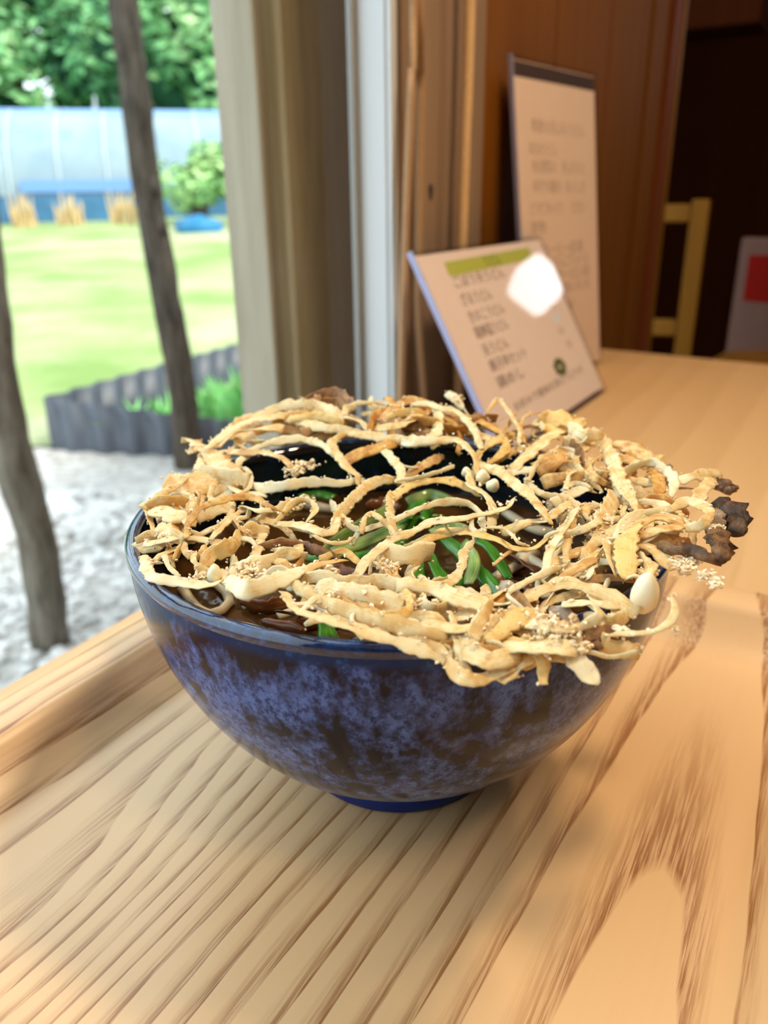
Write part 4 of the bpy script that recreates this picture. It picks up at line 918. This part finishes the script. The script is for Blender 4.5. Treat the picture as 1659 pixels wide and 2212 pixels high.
# crisp batter specks along the shreds
cb = MB(); rn = random.Random(11)
def speck(p, s):
    rot = Matrix.Rotation(rn.uniform(0, 6), 3, 'Z') @ Matrix.Rotation(rn.uniform(0, 6), 3, 'X')
    st = rn.uniform(.8, 2.2); cb.add([rot @ (Vector((v.x*st, v.y, v.z))*s*rn.uniform(.45, 1.4))+p-fb for v in ICO], ICF)
for Q, w, t in allQ:
    for k in range(int(len(Q)*.30)):
        i = rn.randrange(len(Q)); p = Q[i]; tg_ = (Q[min(i+1, len(Q)-1)]-Q[max(0, i-1)]).normalized(); sd = tg_.cross((CAMP-p).normalized()).normalized(); speck(p+sd*rn.choice((-1, 1))*w*rn.uniform(.42, .56)+Vector((0, 0, rn.uniform(-.0004, .0007))), rn.uniform(.00018, .00050))
CLUSTERS = [(-0.0366, 0.0253, 0.1037, 40, 0.0043), (-0.0326, 0.0289, 0.1043, 40, 0.004), (-0.0351, -0.0034, 0.102, 36, 0.003), (-0.031, -0.0005, 0.102, 20, 0.0024), (-0.0801, 0.0539, 0.1036, 30, 0.0033), (-0.0417, -0.0529, 0.102, 60, 0.003), (-0.0431, -0.06, 0.102, 60, 0.0027), (-0.0365, -0.0588, 0.102, 40, 0.0027), (-0.0546, -0.0582, 0.102, 30, 0.0022), (-0.0701, -0.0489, 0.102, 20, 0.0016), (0.0352, -0.089, 0.102, 90, 0.0043), (0.0309, -0.0857, 0.102, 70, 0.0037), (0.032, -0.0922, 0.1002, 60, 0.0036), (0.0191, -0.0842, 0.102, 50, 0.003), (0.0744, -0.0612, 0.1044, 70, 0.003), (0.078, -0.0579, 0.1047, 40, 0.0021), (0.0778, -0.0681, 0.1046, 36, 0.0025), (0.0781, -0.0726, 0.1047, 20, 0.0012), (0.0619, -0.0255, 0.1035, 40, 0.0034), (0.0566, -0.0353, 0.1032, 30, 0.0027), (0.0632, -0.0642, 0.1036, 30, 0.0025), (0.0592, -0.0635, 0.1033, 20, 0.0017), (-0.0036, -0.0543, 0.102, 40, 0.0032), (-0.0211, -0.0565, 0.102, 50, 0.0034), (-0.0096, -0.0716, 0.102, 50, 0.0039), (-0.0178, -0.0713, 0.102, 30, 0.003), (0.0031, -0.0744, 0.102, 30, 0.0029), (0.0095, -0.095, 0.0987, 30, 0.0025), (0.0494, -0.0898, 0.1022, 30, 0.0017), (0.0615, -0.0902, 0.1028, 14, 0.0009), (-0.0763, -0.0121, 0.102, 30, 0.0036), (-0.0707, -0.031, 0.102, 24, 0.0028), (0.0282, 0.0864, 0.1145, 20, 0.0024), (0.0402, -0.0934, 0.0996, 30, 0.0021), (0.0911, -0.0387, 0.1055, 24, 0.002), (0.0297, 0.0125, 0.1027, 14, 0.0022)]
for (cx, cy, cz, n_, sp) in CLUSTERS:
    for k in range(n_):
        d = Vector((rn.gauss(0, 1), rn.gauss(0, 1), rn.gauss(0, .45)))*sp*.55; speck(Vector((cx, cy, cz))+d, rn.uniform(.00028, .00078))
for k in range(46):
    cx, cy, cz, n_, sp = CLUSTERS[k % len(CLUSTERS)] if k < len(CLUSTERS) else CLUSTERS[10+(k*7) % 22]
    c = Vector((cx, cy, cz-.0006*(k % 3)))+Vector((rn.gauss(0, sp*.35), rn.gauss(0, sp*.35), 0)); rr = sp*rn.uniform(.35, .62); nv = ((CAMP-c).normalized()*rn.uniform(.3, .8)+Vector((rn.gauss(0, .35), rn.gauss(0, .35), .5))).normalized(); ax = nv.orthogonal().normalized(); ay = nv.cross(ax); V = []; F = []; nr, na = 5, 22; seed = rn.uniform(0, 90)
    for sgn in (1, -1):
        for j in range(nr+1):
            for i in range(na):
                a = 2*math.pi*i/na; d = Vector((math.cos(a), math.sin(a), seed)); e = .15+.85*j/nr; q = rr*e*(1+.45*noise.noise(d*1.6)+.22*noise.noise(d*6)*e)
                V.append(c-fb+ax*q*math.cos(a)*1.25+ay*q*math.sin(a)+nv*(.28*rr*noise.noise(Vector((q*math.cos(a)*260, q*math.sin(a)*260, seed)))+sgn*.00032*(1-.7*(j == nr or j == 0))))
    o_ = (nr+1)*na
    for j in range(nr):
        for i in range(na):
            i2 = (i+1) % na; F.append((j*na+i, j*na+na+i, j*na+na+i2, j*na+i2)); F.append((o_+j*na+i, o_+j*na+i2, o_+j*na+na+i2, o_+j*na+na+i))
    for i in range(na):
        i2 = (i+1) % na; F.append((nr*na+i, o_+nr*na+i, o_+nr*na+i2, nr*na+i2)); F.append((i, i2, o_+i2, o_+i))
    mesh_obj('batter_flake', V, F, FR[rn.choice((0, 0, 0, 1))], fr_, True, uvs=[(v.x*60, v.y*60) for v in V])
tag(cb.build('batter_crumbs', M['crumb'], fr_, False), kind='stuff')
tag(fr_, 'crisp golden fritter of shredded fried strands lying across the blue bowl', 'fritter')
b0 = Vector((-.0700, -.0518, .0976)); sp_ = MB()
for k in range(9): sp_.add([Vector((rn.gauss(0, .0007), rn.gauss(0, .0007), .0009+abs(rn.gauss(0, .0004))))+v*rn.uniform(.0004, .0008) for v in ICO], ICF)
tag(sp_.build('fallen_crumb', M['crumb'], None, False, loc=b0), 'small pale batter crumb stuck on the left front rim of the bowl', 'crumb')

# ================================================================== MENU STANDS
def font_mesh(txt, size, mat, parent, x, y, z, align='LEFT', name='print'):
    cu = bpy.data.curves.new(name, 'FONT'); cu.body = txt; cu.size = size; cu.align_x = align; cu.align_y = 'CENTER'; cu.resolution_u = 2; cu.offset = size*.006
    tmp = bpy.data.objects.new('t', cu); COL.objects.link(tmp); bpy.context.view_layer.update()
    me = bpy.data.meshes.new_from_object(tmp.evaluated_get(bpy.context.evaluated_depsgraph_get())); bpy.data.objects.remove(tmp); bpy.data.curves.remove(cu)
    me.materials.clear(); me.materials.append(mat); o = bpy.data.objects.new(name, me); link(o, parent); o.location = (x, y, z); return o
def stand(name, bl, az, wd, ht, tilt, label, paper, foot):
    # local x runs along the base, local y up the leaning card, local z out of its printed face
    d = Vector((math.sin(az), math.cos(az), 0)); nb = Vector((-math.cos(az), math.sin(az), 0)); up = Vector((0, 0, 1))*math.cos(tilt)+nb*math.sin(tilt); nz = d.cross(up)
    e = empty(name, bl); m = Matrix((d, up, nz)).transposed().to_4x4(); m.translation = Vector(bl); e.matrix_world = m
    MB().box(.004, wd-.004, .006, ht-.004, -.0022, -.0016).build('paper', M[paper], e)
    MB().box(0, wd, .0, ht, -.0015, .0005, .0002).build('front_sheet', M['acrylic'], e)
    MB().box(0, wd, .0, ht, -.0045, -.0025, .0002).build('back_sheet', M['acrylic'], e)
    MB().box(-.0012, .0002, .0, ht, -.0045, .0005).build('edge', M['acrylic_edge'], e)
    # clear foot: flat on the table behind the card
    fo = MB(); inv_ = m.inverted(); c8 = [Vector(bl)+d*a+nb*b__+Vector((0, 0, c)) for c in (TZ-bl[2]+.0002, TZ-bl[2]+.0032) for a, b__ in ((0, .004), (wd, .004), (wd, foot), (0, foot))]
    fo.add([inv_ @ c for c in c8], [(0, 3, 2, 1), (4, 5, 6, 7), (0, 1, 5, 4), (1, 2, 6, 5), (2, 3, 7, 6), (3, 0, 4, 7)]).build('foot', M['acrylic'], e)
    tag(e, label, 'menu stand'); return [c for c in e.children if c.name.startswith('paper')][0]
ZP = -.00155
def flat_rect(name, mat, parent, pts):
    return mesh_obj(name, [(x, y, ZP) for x, y in pts], [tuple(range(len(pts)))], mat, parent)
sm = stand('menu_stand', (.0954, .3657, TZ+.0024), .5441, .2887, .1845, .4957, 'small leaning clear menu stand with cream card and green heading', 'paper', .06)
w_, h_ = .2887, .1845
flat_rect('heading_band', M['ink_green'], sm, [(.166*w_, .862*h_), (.850*w_, .872*h_), (.850*w_, .942*h_), (.166*w_, .932*h_)])
ZT = ZP+.00004
font_mesh('うどん', .0135, M['ink_olive'], sm, .50*w_, .900*h_, ZT, 'CENTER', 'heading')
for (v, u1, s) in ((.828, .54, 'ごぼう天うどん'), (.738, .38, 'ざるうどん'), (.652, .425, 'きのこうどん'), (.573, .41, '鶏南蛮うどん'), (.485, .352, '天うどん'), (.405, .45, '親子丼セット'), (.320, .37, '鶏めし')):
    o = font_mesh(s, .0125, M['ink'], sm, .165*w_, v*h_, ZT, 'LEFT', 'menu_line'); wd = max(.001, o.dimensions.x); o.scale.x = (u1-.165)*w_/wd
for (u, v, s) in ((.832, .590, '880'), (.823, .4365, '650'), (.840, .3465, '700')): font_mesh(s, .0105, M['ink_soft'], sm, u*w_, v*h_, ZT, 'CENTER', 'price')
flat_rect('painted_glare', plain('glare_white', (.86, .87, .90), .4, .4), sm, [(.79*w_, .485*h_), (.875*w_, .49*h_), (.875*w_, .545*h_), (.79*w_, .54*h_)])  # small window glare on the card, painted as a white patch
lf = MB()
for k in range(7):
    a = 2*math.pi*k/7; c = Vector((.672*w_+.010*math.cos(a), .258*h_+.006*math.sin(a), ZT)); lf.add([c+Vector((.007*math.cos(b_), .004*math.sin(b_), 0)) for b_ in [i*math.pi/4 for i in range(8)]], [tuple(range(8))])
lf.build('leaf_print', M['ink_olive'], sm)
o = font_mesh('お好みで薬味を添えてどうぞ', .009, M['ink'], sm, .20*w_, .185*h_, ZT, 'LEFT', 'menu_line'); o.scale.x = .66*w_/max(.001, o.dimensions.x)

tl = stand('menu_stand', (.161, .6315, TZ+.001), .6943, .1917, .3391, .1151, 'tall upright clear menu stand with dark top band behind the small one', 'paper2', .05)
w_, h_ = .1917, .3391
flat_rect('top_band', M['band_brown'], tl, [(.022*w_, .943*h_), (.978*w_, .943*h_), (.978*w_, .986*h_), (.022*w_, .986*h_)])
for (v, u0, u1, s) in ((.808, .18, .83, '季節の天ぷらうどん'), (.742, .145, .467, '本日のうどん'), (.690, .17, .45, '地元野菜の'), (.690, .52, .82, '天ぷらと'), (.629, .165, .50, '手打ち麺の'), (.629, .56, .81, 'おいしさ'), (.563, .12, .50, 'どうぞごゆっくり'), (.563, .62, .81, 'ください'), (.505, .13, .30, '飲物'),
                       (.432, .24, .76, 'コーヒー紅茶'), (.391, .38, .82, 'りんごジュース'), (.345, .42, .84, 'ウーロン茶'), (.300, .46, .84, '甘味いろいろ'), (.235, .50, .64, '各種')):
    o = font_mesh(s, .0150, M['ink_soft'], tl, u0*w_, v*h_, ZT, 'LEFT', 'menu_line'); o.scale.x = (u1-u0)*w_/max(.001, o.dimensions.x)

# ================================================================== CORDS, ROOM BEYOND
def cord(lz, rad, mat, label):
    P = catmull([(-.207, l, z) for l, z in lz], .02); b0 = P[-1].copy(); o = empty('blind_cord', wl(b0.x, b0.y, b0.z), RZ)
    MB().tube([p-b0 for p in P], rad, 8).build('cord_length', mat, o, True); P0 = P[-1]-b0
    MB().tube([P0+Vector((0, 0, .012)), P0+Vector((0, 0, .004)), P0-Vector((0, 0, .012)), P0-Vector((0, 0, .016))], [rad*1.05, rad*1.9, rad*1.9, rad*.8], 10).build('toggle', mat, o, True)
    return tag(o, label, 'cord')
cord([(.413, 1.66), (.408, .9), (.4062, .3366), (.4038, .2897), (.3954, .2058), (.3891, .1338), (.3821, .0363), (.379, -.05), (.379, -.20)], .0034, M['cord_tan'], 'tan blind cord hanging closest to the white window frame')
cord([(.414, 1.66), (.414, .9), (.4154, .3382), (.418, .2912), (.4161, .1695), (.4164, .0919), (.4261, .0271), (.432, -.03), (.434, -.20)], .0036, M['cord_tan'], 'tan blind cord hanging in the middle over the post edge')
cord([(.515, 1.66), (.513, .9), (.511, .3542), (.5076, .2455), (.5051, .1578), (.5039, .0109), (.5039, -.06), (.504, -.20)], .0050, M['cord_pale'], 'pale straw coloured cord hanging down the face of the wooden post')

# chair in the alcove
ch = empty('wooden_chair', (.745, 1.72, ZF), math.radians(-18))
def cbx(n_, *a): return MB().box(*a, .004).build(n_, M['chair_wood'], ch)
cbx('back_post', -.020, .020, -.020, .020, 0, .915); cbx('back_post', -.42, -.38, -.020, .020, 0, .915)
cbx('top_rail', -.379, -.021, -.016, .016, .865, .905); cbx('back_slat', -.379, -.021, -.009, .009, .60, .64)
cbx('leg', -.020, .020, .36, .40, 0, .43); cbx('leg', -.42, -.38, .36, .40, 0, .43)
cbx('seat', -.43, .03, .021, .42, .431, .456); cbx('rail', -.379, -.021, .37, .39, .36, .42)
tag(ch, 'light wooden chair with slim square back posts in the dark alcove', 'chair')
# leaflet board at the right edge
lb = empty('leaflet_holder', (.845, 1.57, ZF), math.radians(-55))
MB().box(-.055, .055, -.05, .05, 0, .02, .003).build('foot', M['alu_dark'], lb); MB().box(-.012, .012, -.012, .012, .02, .50, .002).build('pole', M['alu_dark'], lb)
bd = MB().box(-.055, .055, -.012, .012, .50, .835, .003).build('board', plain('pale_pink_card', (.18, .095, .072), .6, .2, .08, 30), lb)
MB().box(-.030, .056, -.0135, -.0122, .70, .80).build('red_print', plain('red_print', (.24, .006, .002), .7, .1), lb)
MB().box(-.056, .056, -.016, .016, .50, .585, .003).build('pocket', plain('grey_pocket', (.12, .09, .06), .5, .3), lb)
tag(lb, 'upright pale leaflet holder with a red print at the right edge', 'leaflet holder')
# second chair behind the table edge, only its knob shows
sh = empty('wall_shelf', (.93, 2.20, .60), math.radians(-30)); MB().box(-.16, .10, -.10, .10, .0, .14, .004).build('shelf_box', M['dark_wood'], sh); MB().box(-.17, .11, -.11, .11, .141, .16, .003).build('shelf_top', M['dark_wood'], sh)
MB().box(-.02, .02, -.02, .02, .16, ZC-.60).build('hanger', M['dark_wood'], sh)
tag(sh, 'dark hanging wooden cabinet at the top right of the alcove', 'cabinet')
st = empty('stool', (.80, 1.37, ZF), math.radians(-20))
MB().lathe([(.0001, .575), (.10, .575), (.115, .585), (.115, .60), (.10, .61), (.0001, .61)], 28).build('seat', M['chair_wood'], st, True)
for a in (45, 135, 225, 315):
    c_, s_ = math.cos(math.radians(a)), math.sin(math.radians(a)); MB().tube([(c_*.12, s_*.12, 0), (c_*.07, s_*.07, .575)], [.013, .015], 8).build('leg', M['chair_wood'], st, True)
tag(st, 'orange brown round stool peeking over the far table edge at right', 'stool')
# pendant lamp above the view, and an added glowing box beside it
def pendant(loc, r_, label, mat_shade, glow, drop):
    e = empty('pendant_lamp', loc); MB().lathe([(.0001, r_*.8), (r_*.35, r_*.8), (r_*.95, r_*.1), (r_, 0), (r_*.97, 0), (r_*.9, r_*.1), (r_*.32, r_*.74), (.0001, r_*.74)], 32).build('shade', mat_shade, e, True)
    MB().tube([(0, 0, r_*.8), (0, 0, drop)], .003, 6).build('cord', M['alu_dark'], e); return tag(e, label, 'lamp')
shade = plain('lamp_shade', (.30, .17, .07), .5, .3)
pendant((.50, .13, 1.17), .13, 'brown pendant lamp hanging over the table', shade, None, ZC-1.17)
gl = empty('paper_lantern', wl(.69, 3.3, .70)); MB().box(-.085, .085, -.085, .085, 0, .20, .02).build('paper_box', emit('cool_white_paper', (.86, .93, 1), 6.0), gl)  # added unseen glowing box, shaped for its reflection in the menu stand
MB().tube([(0, 0, .20), (0, 0, ZC-.70)], .003, 6).build('cord', M['alu_dark'], gl); tag(gl, 'white paper box lantern hanging at the far end of the room', 'lamp')
